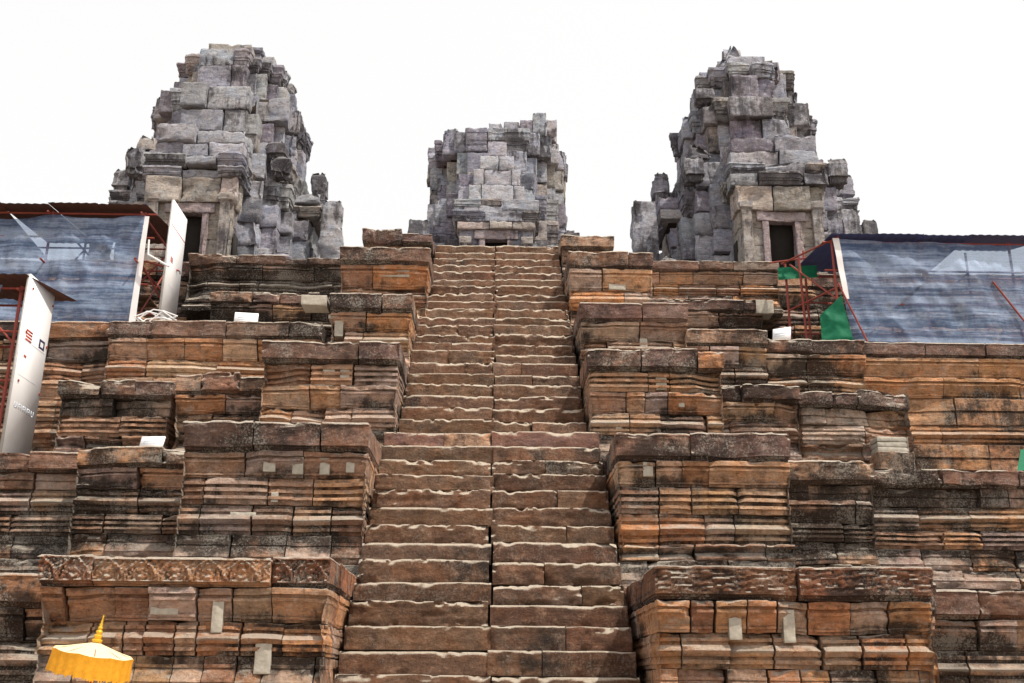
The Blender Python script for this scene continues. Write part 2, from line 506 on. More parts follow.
MIXED = [(.40, .27, .18), (.35, .23, .155), (.42, .325, .25), (.45, .275, .155), (.28, .18, .125), (.37, .305, .265), (.25, .165, .12), (.44, .355, .295), (.33, .26, .23)]
SLABC = [(.19, .125, .098), (.15, .100, .085), (.235, .15, .11), (.18, .125, .108)]
ORANGE = [(.48, .26, .13), (.51, .295, .155), (.46, .285, .17), (.43, .235, .125), (.48, .34, .23), (.40, .28, .20)]
GREYC = [(.33, .34, .36), (.38, .385, .40), (.29, .295, .32), (.38, .375, .37), (.37, .33, .285), (.26, .255, .285), (.22, .20, .225), (.34, .345, .365)]
BUFF = [(.40, .345, .275), (.37, .33, .27), (.42, .36, .30)]
STEPC = [(.130, .080, .050), (.145, .09, .06), (.112, .069, .047), (.16, .10, .066), (.125, .082, .056)]

CNAMES = {'s': 'slab', 'c': 'cyma', 'r': 'rcyma', 't': 'torus', 'f': 'fillet', 'o': 'scotia', 'p': 'plain', 'b': 'base'}


def vary(c, rg, lo=.8, hi=1.2):
    """one block's colour: lighter or darker as a whole, with only a breath of hue shift"""
    k_ = rg.uniform(lo, hi)
    return tuple(v * k_ * rg.uniform(.97, 1.03) for v in c)


def splits(a, b, lo, hi, rg):
    out = [a]
    while b - out[-1] > hi:
        out.append(out[-1] + rg.uniform(lo, hi))
    if b - out[-1] < .5 * lo and len(out) > 1: out.pop()
    return out + [b]


def masonry(name, label, cat, x0, x1, yf, yb, zb, zt, courses, seed, side=(1, 1), group=None, tints=MIXED, holes=.03, rough=1.0, carve=None,
            slab_len=(.8, 1.7), blk=(.4, 1.25), slab_tints=SLABC, stain=.25, fine=1.0, new=(), ragged=0.0, slab_stain=.42, ends=(0, 0)):
    """one built mass of stone: a row of cornice slabs on moulded courses round a rubble core.
    courses: string of course kinds from the top down, each with an optional height weight"""
    rg = random.Random(seed)
    yf += .13
    if side[0]: x0 += .07
    if side[1]: x1 -= .07
    root = empty(name, ((x0 + x1) / 2, yf, zb), label, cat, group)
    ks = [(c[0], float(c[1:]) if len(c) > 1 else 1.0) for c in courses.split()]
    tot = sum(v for _, v in ks)
    z = zt
    n = len(ks)
    dep = .62
    core = MB()
    core.box(x0 + .30, x1 - .30, yf + .34, max(yb, yf + .8), zb, zt - .04)
    core.build("rubble_core", CORE, root, erode=0, smooth=False)
    for ci, (kc, v) in enumerate(ks):
        h = (zt - zb) * v / tot
        zl, zh = z - h, z
        z = zl
        kind = CNAMES[kc]
        t = ci / max(1, n - 1)
        env = .0
        if ci == 0: env = .04
        elif kc != 'b': env = -.10 * math.sin(math.pi * min(1, t * 1.0)) - .0
        mb = MB()
        slabs = []
        cseed = rg.random() * 60
        xs = splits(x0, x1, *(slab_len if ci == 0 else blk), rg)
        if ci == 0 and len(xs) > 2 and carve == 'frieze':
            xs = [x0, x0 + .55, x1 - .62, x1] if carve_left(label) else [x0, x0 + .62, x1]
        for bi, (a, b) in enumerate(zip(xs[:-1], xs[1:])):
            first, last = bi == 0, bi == len(xs) - 2
            tin = rg.choice(slab_tints if ci == 0 else tints)
            tin = vary(tin, rg)
            if ci == 0 and rg.random() < .16: tin = rg.choice(ORANGE)
            stn = (slab_stain if ci == 0 else stain) + rg.uniform(-.12, .12)
            if ci == n - 1 and kc == 'b': stn += .5
            if t > .6: stn += .12
            dz = 0
            jy = rg.gauss(0, .012) * rough
            if ci > 0 and not (first or last) and rg.random() < holes * (4 if b - a < .36 else .15):
                continue
            if rg.random() < .08 * rough: jy += rg.uniform(.02, .07)
            top = zh - .006 + (rg.uniform(-.03, .015) * rough if ci == 0 else 0)
            if ci == 0 and ragged and rg.random() < ragged: top -= rg.uniform(.04, .16)
            tgt = mb
            if ci == 0:
                tgt = MB()
            ga = rg.choice((.0005, .002, .004, .010))
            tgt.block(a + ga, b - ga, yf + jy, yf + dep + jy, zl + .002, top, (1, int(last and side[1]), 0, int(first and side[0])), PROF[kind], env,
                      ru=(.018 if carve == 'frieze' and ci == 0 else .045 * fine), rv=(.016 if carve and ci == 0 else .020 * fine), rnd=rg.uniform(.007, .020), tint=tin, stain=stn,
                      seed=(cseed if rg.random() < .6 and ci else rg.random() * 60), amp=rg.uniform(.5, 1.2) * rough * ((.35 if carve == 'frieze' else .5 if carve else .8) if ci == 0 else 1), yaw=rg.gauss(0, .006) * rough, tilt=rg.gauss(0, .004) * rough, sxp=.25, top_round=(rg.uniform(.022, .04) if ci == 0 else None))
            if ci == 0: slabs.append(tgt)
        for sd_, on in ((-1, side[0]), (1, side[1])):
            if not on: continue
            ys = splits(yf + dep, yb, *blk, rg)
            for a, b in zip(ys[:-1], ys[1:]):
                tin = rg.choice(slab_tints if ci == 0 else tints)
                tin = vary(tin, rg)
                j = rg.gauss(0, .01)
                xx = (x0 - j, x0 + dep) if sd_ < 0 else (x1 - dep, x1 + j)
                tgt = MB() if ci == 0 else mb
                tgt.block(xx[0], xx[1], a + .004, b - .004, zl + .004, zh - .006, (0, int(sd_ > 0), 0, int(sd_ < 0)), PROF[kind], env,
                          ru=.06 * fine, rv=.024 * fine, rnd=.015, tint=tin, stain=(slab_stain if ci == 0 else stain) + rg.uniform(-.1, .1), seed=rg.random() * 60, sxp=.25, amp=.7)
                if ci == 0: slabs.append(tgt)
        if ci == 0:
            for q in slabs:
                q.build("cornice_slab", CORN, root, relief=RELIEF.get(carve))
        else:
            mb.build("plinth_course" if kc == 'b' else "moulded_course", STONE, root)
    for (a, b, zl, zh) in new:      # clean new stones let into the old face
        q = MB()
        zc_, z_ = (zl + zh) / 2, zt
        ev = 0.0
        for ci, (kc, v) in enumerate(ks):
            hh = (zt - zb) * v / tot
            if z_ - hh <= zc_ <= z_:
                ev = .04 if ci == 0 else -.10 * math.sin(math.pi * ci / max(1, n - 1)) if kc != 'b' else 0
                if ci == 0: ev += .05
            z_ -= hh
        yq = yf - ev - .058
        q.block(a, b, yq, yf + .3, zl, zh, (1, 0, 0, 0), None, -.0, ru=.05, rv=.03, rnd=.008, seed=rg.random() * 9, amp=.22, tint=(.5, .46, .38))
        o = q.build("replacement_block", NEWST, root)
        o["label"] = "smooth pale new stone let into the weathered course"
    return root


def carve_left(label): return 'carved leaf' in label


def relief_frieze(P, N):
    """a row of carved pointed leaf panels with a figure in each"""
    u = P[:, 0] + P[:, 1] * .0
    p = .36
    t = np.abs(((u / p) % 1) - .5) * 2
    zmin, zmax = P[:, 2].min(), P[:, 2].max()
    v = (P[:, 2] - zmin) / (zmax - zmin)
    d = np.zeros(len(P))
    inb = (v > .2) & (v < .9)
    arch = .95 * (1 - ((v - .2) / .75) ** 2.2)
    rim = np.exp(-((t - arch) / .07) ** 2) + .7 * np.exp(-((t - arch * .72) / .05) ** 2)
    d += rim * .022
    body = np.exp(-(t / .20) ** 2) * (np.sin(v * 26) * .4 + .6) * (v < .8)
    d += body * .020
    d += np.sin(u * 2 * math.pi / .075 + np.sin(v * 14) * 2) * np.sin(v * 23 + 1.3 * np.sin(u * 31)) * .009 - .010
    return np.where(inb & (N[:, 1] < -.5), d, 0)


def relief_scroll(P, N):
    q = P.copy(); q[:, 1] *= .2
    s = np.sin(q[:, 0] * 42 + 3 * np.sin(q[:, 2] * 31)) * np.sin(q[:, 2] * 46 + 2.5 * np.sin(q[:, 0] * 27))
    zmin, zmax = P[:, 2].min(), P[:, 2].max()
    v = (P[:, 2] - zmin) / (zmax - zmin)
    return np.where((v > .25) & (v < .88), s * .011, 0)


RELIEF = {'frieze': relief_frieze, 'scroll': relief_scroll, None: lambda P, N: relief_scroll(P, N) * .3}
Z = lambda h: h + EYE
LV = dict(l0=1.34, A=3.38, l1=5.32, B=6.75, l2=8.58, C=9.9)

# ------------------------------------------------------------------ ground and terraces
gm = MB()
xs = np.linspace(-400, 400, 61); ys = np.linspace(-400, 400, 61)
gx, gy = np.meshgrid(xs, ys); gv = np.stack([gx.ravel(), gy.ravel(), np.zeros(gx.size)], 1)
ii = np.arange(60 * 61).reshape(60, 61)[:, :60].ravel()
gm.add(gv, np.stack([ii, ii + 1, ii + 62, ii + 61], 1), amp=0)
tag(gm.build("ground", EARTH, None, erode=0, smooth=False), kind="structure")


def floor_slab(name, x0, x1, y0, y1, z0, z1):
    m = MB(); m.box(x0, x1, y0, y1, z0, z1, (.2, .15, .11))
    tag(m.build(name, CORE, None, erode=0, smooth=False), kind="structure")


floor_slab("lower_ledge_ground", -13, 13, 14.6, 60, -.2, Z(LV['l0']) - .05)
floor_slab("terrace_ground", -13, 13, 16.4, 60, Z(LV['l0']) - .04, Z(LV['A']) - .05)
floor_slab("middle_terrace_ground", -13.5, 13.5, 20.5, 60, Z(LV['A']) - .04, Z(LV['B']) - .08)
floor_slab("upper_terrace_ground", -16, 16, 24.2, 60, Z(LV['B']) - .04, Z(LV['C']) - .05)

# ------------------------------------------------------------------ staircase
stair = empty("stone_staircase", (-.05, 10.3, 0), "steep worn stone staircase in two halves climbing between stepped podiums", "staircase")
RISE, RUN = .286, .286 / .93
h = -EYE + .0
first = True
idx = 0
hs_ = []
h = LV['C'] - .02
while h > -EYE + .05:
    hs_.append(h); h -= RISE
rg = random.Random(5)
for h in hs_:
    D = 12 + (h - 0) / .93
    # flight widths narrow towards the top
    if h < 3.75: hw, cx = 1.69, -.035
    elif h < 4.05: hw, cx = 1.70, -.03
    elif h < 8.0: hw, cx = 1.51, -.015
    else: hw, cx = 1.43, 0.02
    idx += 1
    mb = MB()
    for sgn in (-1, 1):
        sx = -.03 + rg.gauss(0, .012) + .03 * (idx % 2)
        a, b = (cx - hw, sx) if sgn < 0 else (sx + .002, cx + hw)
        cuts = [a, b]
        if rg.random() < .3: cuts = [a, a + (b - a) * rg.uniform(.3, .7), b]
        mid_step = 3.7 < h < 4.0
        if mid_step: cuts = [a, a + .95, b] if sgn < 0 else [a, b]
        jy = rg.gauss(0, .009); jz = rg.gauss(0, .014)
        for p, q in zip(cuts[:-1], cuts[1:]):
            tin = vary(rg.choice(STEPC), rg, .88, 1.12)
            if mid_step: tin = (.50, .33, .22) if (sgn < 0 and p > a) else (.20, .12, .10)
            ph, fr, am = rg.random() * 6, rg.uniform(1.0, 2.8), rg.uniform(.003, .012)
            wv = lambda X, ph=ph, fr=fr, am=am: (np.sin(X * fr * 1.1 + ph) * .5 + .3 * np.sin(X * fr * 3.7 + 2 * ph) + .25 * np.abs(np.sin(X * fr * 1.9 + 3 * ph)) ** 6) * am - .008
            mb.block(p + .003, q - .003, D + jy, D + .8, Z(h) - RISE + .002 + jz * .0, Z(h) + jz, (1, int(sgn > 0 and q == b), 0, int(sgn < 0 and p == a)), None, 0,
                     ru=.035, rv=.022, rnd=.007, tint=tin, stain=.12 + rg.uniform(-.15, .15), amp=rg.choice((.5, .7, .9, 1.2)), top_round=rg.uniform(.022, .048), wave=wv)
    mb.build("step", STEP, stair, sharp=38, big_erode=.12, chip=(7.0, .27))
core = MB()
V = []
for x in (-1.35, 1.35):
    V += [(x, 10.6, 0), (x, 12.35 - EYE / .93 + .3, 0.0), (x, 12.35 + LV['C'] / .93 + .2, Z(LV['C']) - .4), (x, 24.5, Z(LV['C']) - .4), (x, 24.5, 0)]
core.add(V, None, None, amp=0)
core.Q.append(np.array([(1, 2, 7, 6), (2, 3, 8, 7), (3, 4, 9, 8)]))
core.T.append(np.array([(1, 4, 2), (2, 4, 3), (6, 7, 9), (7, 8, 9)]))
core.build("rubble_core", CORE, stair, erode=0, smooth=False)

# ------------------------------------------------------------------ podiums beside the stairs
G = "stepped stone podiums flanking the stairs"


def nb(xs, z0, z1):
    return [(a, b, z0, z1) for a, b in xs]


# left of the stairs, from the lowest up
masonry("stone_podium", "lowest podium left of the stairs, orange cornice with a row of carved leaf panels", "podium", -4.92, -1.70, 11.55, 14.4, 0, Z(1.38),
        "s.95 c.98 t1.02 r1 b1 b1.2 b1.2 b1.2", 21, group=G, tints=WARM, holes=.03, carve='frieze', slab_tints=[(.30, .145, .085), (.32, .155, .09)], blk=(.22, .58), slab_stain=.28, stain=.05,
        new=[(-3.66, -3.36, 2.40, 2.50), (-3.0, -2.88, 2.22, 2.56), (-2.52, -2.34, 1.80, 2.12)])
masonry("stone_podium", "second podium up on the left, long crusted cornice over courses with small pale square patches", "podium", -4.33, -1.66, 14.1, 17.0, Z(1.2), Z(3.50),
        "s1.05 c.95 f1.0 t1.1 r1.05 b1.0", 22, group=G, tints=MIXED + WARM, holes=.03, slab_len=(.9, 1.4), blk=(.3, .9), stain=.2,
        new=[(-3.15, -2.98, 4.47, 4.62), (-2.75, -2.60, 4.44, 4.68), (-2.38, -2.24, 4.44, 4.68), (-2.02, -1.90, 4.47, 4.64), (-3.02, -2.92, 4.06, 4.20), (-3.55, -3.2, 3.86, 3.92)])
masonry("stone_podium", "third podium up on the left, cornice end speckled white with lichen", "podium", -3.83, -1.49, 16.2, 19.2, Z(3.25), Z(5.40),
        "s1.05 f1.0 c1.0 t1.05 r1.0 b.9", 23, group=G, tints=WARM + MIXED, holes=.02, slab_len=(.8, 1.6), blk=(.3, 1.0), stain=.08,
        new=[(-2.78, -2.58, 6.48, 6.62), (-2.5, -2.34, 6.42, 6.62), (-3.12, -2.6, 6.26, 6.33)])
masonry("stone_podium", "fourth podium up on the left, with a bright new block set in its cornice", "podium", -3.05, -1.45, 17.8, 20.8, Z(5.2), Z(6.85),
        "s1.1 c1 t1.1 r1 b.8", 24, group=G, tints=WARM, holes=.03, slab_len=(.6, 1.0), stain=.08,
        new=[(-3.50, -3.04, 8.22, 8.41), (-3.02, -2.5, 8.02, 8.1), (-2.9, -2.74, 7.7, 7.98)])
masonry("stone_podium", "fifth podium up on the left, orange courses below a brown cornice near the top", "podium", -3.22, -1.29, 19.7, 23.0, Z(6.6), Z(8.58),
        "s1.0 c1.2 t1.1 r1 b1.0", 25, group=G, tints=WARM, holes=.03, slab_len=(1.0, 1.6), stain=.08, new=[(-2.4, -1.75, 9.62, 9.82)])
masonry("stone_podium", "topmost small podium at the left of the stair head with a two piece cap", "podium", -3.08, -1.40, 21.8, 24.0, Z(8.45), Z(9.95),
        "s.9 p.8 t1 b1", 26, group=G, tints=MIXED, holes=.03, slab_len=(.8, 1.2), stain=.2, ragged=.3)
# right of the stairs
masonry("stone_podium", "lowest podium beside the right of the stairs, long dark brown cornice with scroll carving", "podium", 1.70, 4.80, 11.45, 14.4, 0, Z(1.30),
        "s1.05 c1.0 t1.1 r1 b1 b1.2 b1.2 b1.2", 31, group=G, tints=ORANGE + WARM, holes=.0, carve='scroll', slab_len=(1.4, 2.6), slab_tints=[(.19, .10, .065), (.22, .115, .07)], blk=(.22, .55), slab_stain=.4, stain=.06,
        new=[(2.54, 2.68, 2.18, 2.42), (3.13, 3.26, 2.16, 2.50)])
masonry("stone_podium", "second podium up on the right, dark cornice ending in a broad bulging orange stone", "podium", 1.64, 4.15, 14.1, 17.0, Z(1.2), Z(3.41),
        "s1.05 c.95 f1.0 t1.1 o.6 b1.3", 32, group=G, tints=WARM, holes=.03, slab_len=(.9, 1.4), blk=(.35, 1.1), stain=.16, rough=1.2, new=[(2.06, 2.2, 4.46, 4.66)])
masonry("stone_podium", "third podium up on the right, with small pale patches in its brown courses", "podium", 1.46, 3.78, 16.2, 19.2, Z(3.25), Z(5.31),
        "s1.05 f1.0 c1.0 t1.05 r1.0 b.9", 33, group=G, tints=MIXED + WARM, holes=.03, slab_len=(.6, 1.0), blk=(.3, 1.0), stain=.2, rough=1.2,
        new=[(2.62, 2.80, 6.30, 6.55), (1.95, 2.05, 5.62, 5.78), (2.98, 3.08, 6.02, 6.15)])
masonry("stone_podium", "fourth podium up on the right, lichen spotted cornice over a rounded notch", "podium", 1.48, 3.56, 17.8, 20.8, Z(5.1), Z(6.72),
        "s1.1 c1 t1.1 r1 b.8", 34, group=G, tints=MIXED, holes=.03, slab_len=(.7, 1.4), stain=.2, new=[(2.62, 2.76, 7.52, 7.72)])
masonry("stone_podium", "fifth podium up on the right, long red brown cornice below the stair head", "podium", 1.43, 3.26, 19.7, 23.0, Z(6.6), Z(8.54),
        "s1.0 c1.2 t1.1 r1 b1.0", 35, group=G, tints=MIXED + WARM, holes=.02, slab_len=(.6, 1.4), stain=.18, new=[(2.3, 2.65, 9.4, 9.52)])
masonry("stone_podium", "topmost small podium at the right of the stair head with a low rounded cap", "podium", 1.42, 2.72, 21.8, 24.0, Z(8.45), Z(9.85),
        "s.9 p.8 t1 b1", 36, group=G, tints=MIXED, holes=.03, slab_len=(1.2, 1.4), stain=.2)

# ------------------------------------------------------------------ stepped terrace walls
W = "terrace walls of the temple pyramid"


def wall(label, *a, **k):
    return masonry("terrace_wall", label, "stone wall", *a, group=W, **k)


wall("low dark ledge wall at the foot of the pyramid, left of the carved podium", -13, -4.9, 13.4, 15, 0, Z(1.34), "s1 c1 t1.2 r1 b1 b1.2 b1.2", 41, side=(0, 0), tints=MIXED, stain=.5, fine=1.25, holes=.04)
wall("low dark ledge wall at the foot of the pyramid, right of the scroll carved podium", 5.5, 13, 14.0, 15.4, 0, Z(1.32), "s1 c1 t1.2 r1 b1 b1.2 b1.2", 42, side=(1, 0), tints=MIXED, stain=.55, fine=1.25, holes=.04)
wall("short orange return of the foot ledge against the scroll carved podium", 4.7, 5.55, 13.2, 15, 0, Z(1.30), "s1 c1 t1.2 r1 b1 b1.2 b1.2", 43, tints=ORANGE, stain=.1, rough=1.3)
wall("projecting bay of the lower terrace wall beside the second left podium, under a notice", -6.25, -4.2, 15.35, 17.2, Z(1.25), Z(3.42), "s1 c1 t1.2 f.9 r1.1 b1 b.8", 44, tints=MIXED + ORANGE, stain=.36, rough=1.5, holes=.08)
wall("long lower terrace wall on the left, its cornice broken short", -13, -6.2, 15.8, 17.2, Z(1.25), Z(3.42), "s1 p.8 t1.2 f1 r1.1 b1 b.8", 45, side=(0, 0), tints=MIXED, stain=.40, fine=1.1, holes=.04, ragged=.3)
wall("projecting bay of the lower terrace wall right of the bulging orange cornice stone", 4.1, 5.75, 15.35, 17.2, Z(1.25), Z(3.30), "s1.1 p.8 c1.1 f.9 r1.1 b1 b.8", 46, tints=MIXED, stain=.32, rough=1.4, holes=.08)
wall("long lower terrace wall on the right, dark straight cornice and streaked courses", 5.7, 13, 15.8, 17.2, Z(1.25), Z(3.30), "s1 p1 t1.2 f1 r1.1 b1 b.8", 47, side=(0, 0), tints=MIXED, stain=.38, fine=1.1, holes=.04, rough=1.2)
wall("ruined middle ledge of tumbled blocks on the left, behind the third podium", -5.72, -3.7, 18.0, 19.9, Z(3.3), Z(5.32), "s1.1 c1 t1.2 r1 f1 b.8", 48, tints=MIXED + ORANGE, stain=.2, rough=1.8, holes=.10, slab_len=(.4, .8))
wall("lower ruined ledge with missing stones on the far left, near the white panel", -7.9, -5.75, 18.3, 19.9, Z(3.3), Z(5.30), "s1.1 p1 f1.2 o1 p1.3 b.8", 49, tints=MIXED + BUFF, stain=.18, rough=1.8, holes=.06, slab_len=(.6, .9))
wall("short middle ledge with a white speckled slab, right of the third podium", 3.7, 5.5, 17.9, 19.9, Z(3.3), Z(5.26), "s1.1 c1 t1.2 r1 f1 b.8", 50, tints=MIXED + ORANGE, stain=.2, rough=1.6, holes=.06, slab_len=(.5, 1.0))
wall("ruined middle ledge of patched small stones beside the smooth orange wall on the right", 5.45, 7.65, 18.2, 19.9, Z(3.3), Z(5.22), "s1 p1 f1.2 o1 p1.3 b.8", 51, tints=MIXED + BUFF, stain=.2, rough=1.8, holes=.10, slab_len=(.4, .8))
wall("middle terrace wall on the left, broad orange courses under a lichen grey cornice", -7.65, -3.4, 19.55, 21.4, Z(3.3), Z(6.88), "s.9 c1 t1 c1 f1 t1.2 r1 b1 b.8", 52, side=(1, 0), tints=ORANGE, stain=.10, blk=(.6, 1.5), slab_tints=[(.24, .19, .155), (.20, .14, .11)], holes=.0)
wall("middle terrace wall at the far left below the blue tarp and behind the white panel", -13.5, -7.6, 19.9, 21.4, Z(3.3), Z(6.94), "s.9 c1 t1 c1 f1 t1.2 r1 b1 b.8", 53, side=(0, 0), tints=ORANGE + MIXED, stain=.18, blk=(.6, 1.5), fine=1.2, holes=.0)
wall("bay of the middle terrace wall on the right with a row of square beam holes", 5.3, 7.4, 19.6, 21.4, Z(3.3), Z(6.70), "s.9 c1 t1 c1 f1 t1.2 r1 b1 b.8", 54, tints=BUFF + ORANGE, stain=.2, blk=(.6, 1.3), holes=.0)
wall("narrow bay of the middle terrace wall behind the fourth podium on the right", 3.4, 5.35, 19.2, 21.4, Z(3.3), Z(6.72), "s.9 c1 t1 c1 f1 t1.2 r1 b1 b.8", 55, tints=MIXED, stain=.35, blk=(.5, 1.1), holes=.04, slab_stain=.5)
wall("smooth orange middle terrace wall with black drips below the tarp on the right", 7.35, 13.5, 19.9, 21.4, Z(3.3), Z(6.73), "s.8 c1 c1 p1.4 t1.0 p1.4 r1 b1", 56, side=(0, 0), tints=[(.47, .27, .14), (.50, .29, .15), (.45, .28, .16)], stain=.10, blk=(1.2, 2.4), rough=.55, holes=.0, fine=1.1)
wall("upper ledge wall on the left, dark jagged cornice behind the small notice", -6.5, -3.1, 22.2, 24, Z(6.65), Z(8.55), "s1 c1 t1 r1 f.9 b.9", 57, tints=MIXED, stain=.42, rough=1.4, holes=.05, slab_len=(.6, 1.2), ragged=.2)
wall("upper ledge wall on the right, lichen grey cornice ending at a pale new block", 3.2, 6.15, 22.2, 24, Z(6.65), Z(8.50), "s1 c1 t1 r1 f.9 b.9", 58, tints=MIXED, stain=.4, rough=1.4, holes=.05, new=[(5.9, 6.3, 9.78, 10.10)])
wall("top terrace wall on the left below the tower, black stained mouldings and rubble edge", -7.4, -3.0, 23.2, 25, Z(8.4), Z(9.86), "s.9 c1 t1 r1 b.8", 59, tints=MIXED[4:] + [(.16, .11, .09)], stain=.62, holes=.03, slab_len=(.5, 1.2), ragged=.4, rough=1.3)
wall("top terrace wall at the far left behind the blue tarp", -16, -7.35, 23.6, 25, Z(6.6), Z(9.84), "s.9 c1 t1 c1 f1 r1 b.8", 60, side=(0, 0), tints=MIXED, stain=.3, fine=1.5, holes=.0)
wall("top terrace wall on the right below the tower, orange mouldings under a grey cornice", 2.6, 6.8, 23.0, 25, Z(8.4), Z(9.78), "s.9 c1 t1 r1 b.8", 61, tints=ORANGE + MIXED, stain=.14, holes=.03, slab_len=(.6, 1.3), ragged=.3, rough=1.2, slab_tints=[(.24, .19, .155), (.20, .14, .11)])
wall("top terrace wall at the far right behind the blue tarp", 6.75, 16, 23.6, 25, Z(6.6), Z(9.76), "s.9 c1 t1 c1 f1 r1 b.8", 62, side=(0, 0), tints=MIXED, stain=.4, fine=1.5, holes=.0)

# ------------------------------------------------------------------ towers


TCORN = steps((0, .3, -.06, -.05), (.31, .45, .0, .0), (.46, .8, .03, .06), (.81, 1, .09, .09))
TWALL = steps((0, .1, .03, .03), (.11, .9, .0, .0), (.91, 1, .03, .03))


def tower(name, label, X, Y, z0, s, seed, front_skip=0.0, ruin=0.0, top_h=10.8, lean=0.0, seat=0.0, sv=None, arm=3.5, low=False, f=1.0, dh=0.0, tip=None):
    rg = random.Random(seed)
    root = empty(name, (X, Y, z0), label, "temple tower", "ruined temple towers on the top terrace")
    bl = (.65 * s ** .5, 1.45 * s ** .5)
    sv = sv or s

    def ring(mb, rects, za, zb_, off=0.0, miss=0.0, jit=.03, tints=GREYC, stain=.3, skips=(), prof=None, ru=.09):
        """lay one course of blocks round each footprint rectangle (hx, hy, cx, cy)"""
        for (hx, hy, cx, cy) in rects:
            hx, hy, cx, cy = hx * s + off, hy * s + off, cx * s, cy * s
            d = min(.55 * s, hx * .8, hy * .8)
            core.box(X + cx - hx + .3 * s, X + cx + hx - .3 * s, Y + cy - hy + .3 * s, Y + cy + hy - .3 * s, za, zb_ - .02, (.10, .095, .095), .5)
            for sd_ in range(4):
                along = sd_ % 2 == 0
                L = hx if along else hy
                cs = splits(-L, L, *bl, rg)
                if not along:
                    cs = [max(-L + d, c) for c in cs]; cs = [min(L - d, c) for c in cs]
                    if cs[-1] - cs[0] < .1: continue
                for bi, (a, b) in enumerate(zip(cs[:-1], cs[1:])):
                    if b - a < .06: continue
                    if rg.random() < miss: continue
                    j = rg.gauss(0, jit * 1.35) + (rg.uniform(.02, .16) if rg.random() < .25 else 0)
                    j = max(-.12, min(.17, j))
                    pf = prof if rg.random() > .4 else None
                    lo, hi = za, zb_
                    if any(sk[0] == sd_ and sk[1] < (a + b) / 2 + 0 and (a + b) / 2 < sk[2] for sk in skips) and (hx, hy) == skips_on: continue
                    ends = (bi == 0, bi == len(cs) - 2)
                    if sd_ == 0: r = (X + cx + a, X + cx + b, Y + cy - hy - j, Y + cy - hy + d); fl = (1, int(ends[1]), 0, int(ends[0]))
                    elif sd_ == 1: r = (X + cx + hx - d, X + cx + hx + j, Y + cy + a, Y + cy + b); fl = (0, 1, 0, 0)
                    elif sd_ == 2: r = (X + cx + a, X + cx + b, Y + cy + hy - d, Y + cy + hy + j); fl = (0, int(ends[1]), 1, int(ends[0]))
                    else: r = (X + cx - hx - j, X + cx - hx + d, Y + cy + a, Y + cy + b); fl = (0, 0, 0, 1)
                    tin = vary(rg.choice(tints), rg, .75, 1.2)
                    mb.block(r[0] + .006, r[1] - .006, r[2], r[3], lo + .005, hi - .008 + (rg.uniform(-.14, .02) if rg.random() < .3 else 0), fl, pf, 0, ru=ru, rv=.07, rnd=rg.uniform(.015, .035),
                             tint=tin, stain=stain + rg.uniform(-.22, .22), seed=rg.random() * 60, amp=rg.uniform(.6, 1.3), yaw=rg.gauss(0, .010), tilt=rg.gauss(0, .006))

    skips_on = None
    P_ = lambda b, c: [(b, c, 0, 0), (c, b, 0, 0)]
    RD = lambda a, b: [(a, b, 0, 0), (b, a, 0, 0)]
    K = lambda a: [(a, a, 0, 0)]

    def storey(part, zl, zh, n, rects, **kw):
        nonlocal core
        mb = MB()
        core = MB()
        for i in range(n):
            a = z0 + sv * (zl + (zh - zl) * i / n); b = z0 + sv * (zl + (zh - zl) * (i + 1) / n)
            ring(mb, rects, a, b, **kw)
        o = mb.build(part, GREY, root, erode=1.0)
        if o is None: return None
        core.build("rubble_core", CORE, o, erode=0, smooth=False)
        return o

    core = MB()
    storey("plinth", 0, 1.1, 2, K(2.45) + RD(2.0, 2.85) + P_(1.5, 3.7), stain=.2, jit=.02)
    # ground storey: body, redents, side arms
    storey("body_wall", 1.1, 4.0, 4, K(2.2) + RD(1.75, 2.55) + [(arm - .3, 1.2, 0, 0), (1.2, 3.3, 0, .2)], stain=.25, miss=.01 + ruin * .03, jit=.035)
    # front porch: two cheek walls and a doorway between them
    for sg in (-1, 1):
        mb = MB(); core = MB()
        for i in range(5):
            a = z0 + sv * (1.1 + 2.9 * i / 5); b = z0 + sv * (1.1 + 2.9 * (i + 1) / 5)
            mb.block(X + s * (sg * .86 - .36), X + s * (sg * .86 + .36), Y - 3.55 * s, Y - 2.9 * s, a + .005, b - .005, (1, 1, 1, 1), None, 0, ru=.1, rv=.1, rnd=.03,
                     tint=rg.choice(BUFF if s < 1.2 else GREYC), stain=.05 + rg.uniform(-.1, .1), amp=.7)
        mb.build("porch_wall", GREY, root)
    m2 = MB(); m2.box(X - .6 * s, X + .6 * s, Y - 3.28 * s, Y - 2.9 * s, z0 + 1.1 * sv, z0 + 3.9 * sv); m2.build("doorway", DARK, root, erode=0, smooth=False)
    fr = MB()
    for sg in (-1, 1):
        fr.block(X + s * (sg * .47 - .10), X + s * (sg * .47 + .10), Y - 3.62 * s, Y - 3.3 * s, z0 + 1.1 * sv, z0 + (3.02 + dh) * sv, (1, 1, 0, 1), None, 0, ru=.06, rv=.2, rnd=.02, tint=(.36, .28, .26), stain=.15, amp=.6)
    fr.block(X - s * .72, X + s * .72, Y - 3.64 * s, Y - 3.3 * s, z0 + (3.025 + dh) * sv, z0 + (3.32 + dh) * sv, (1, 1, 0, 1), None, 0, ru=.08, rv=.06, rnd=.02, tint=(.36, .29, .27), stain=.15, amp=.6)
    fr.build("door_frame", GREY, root)
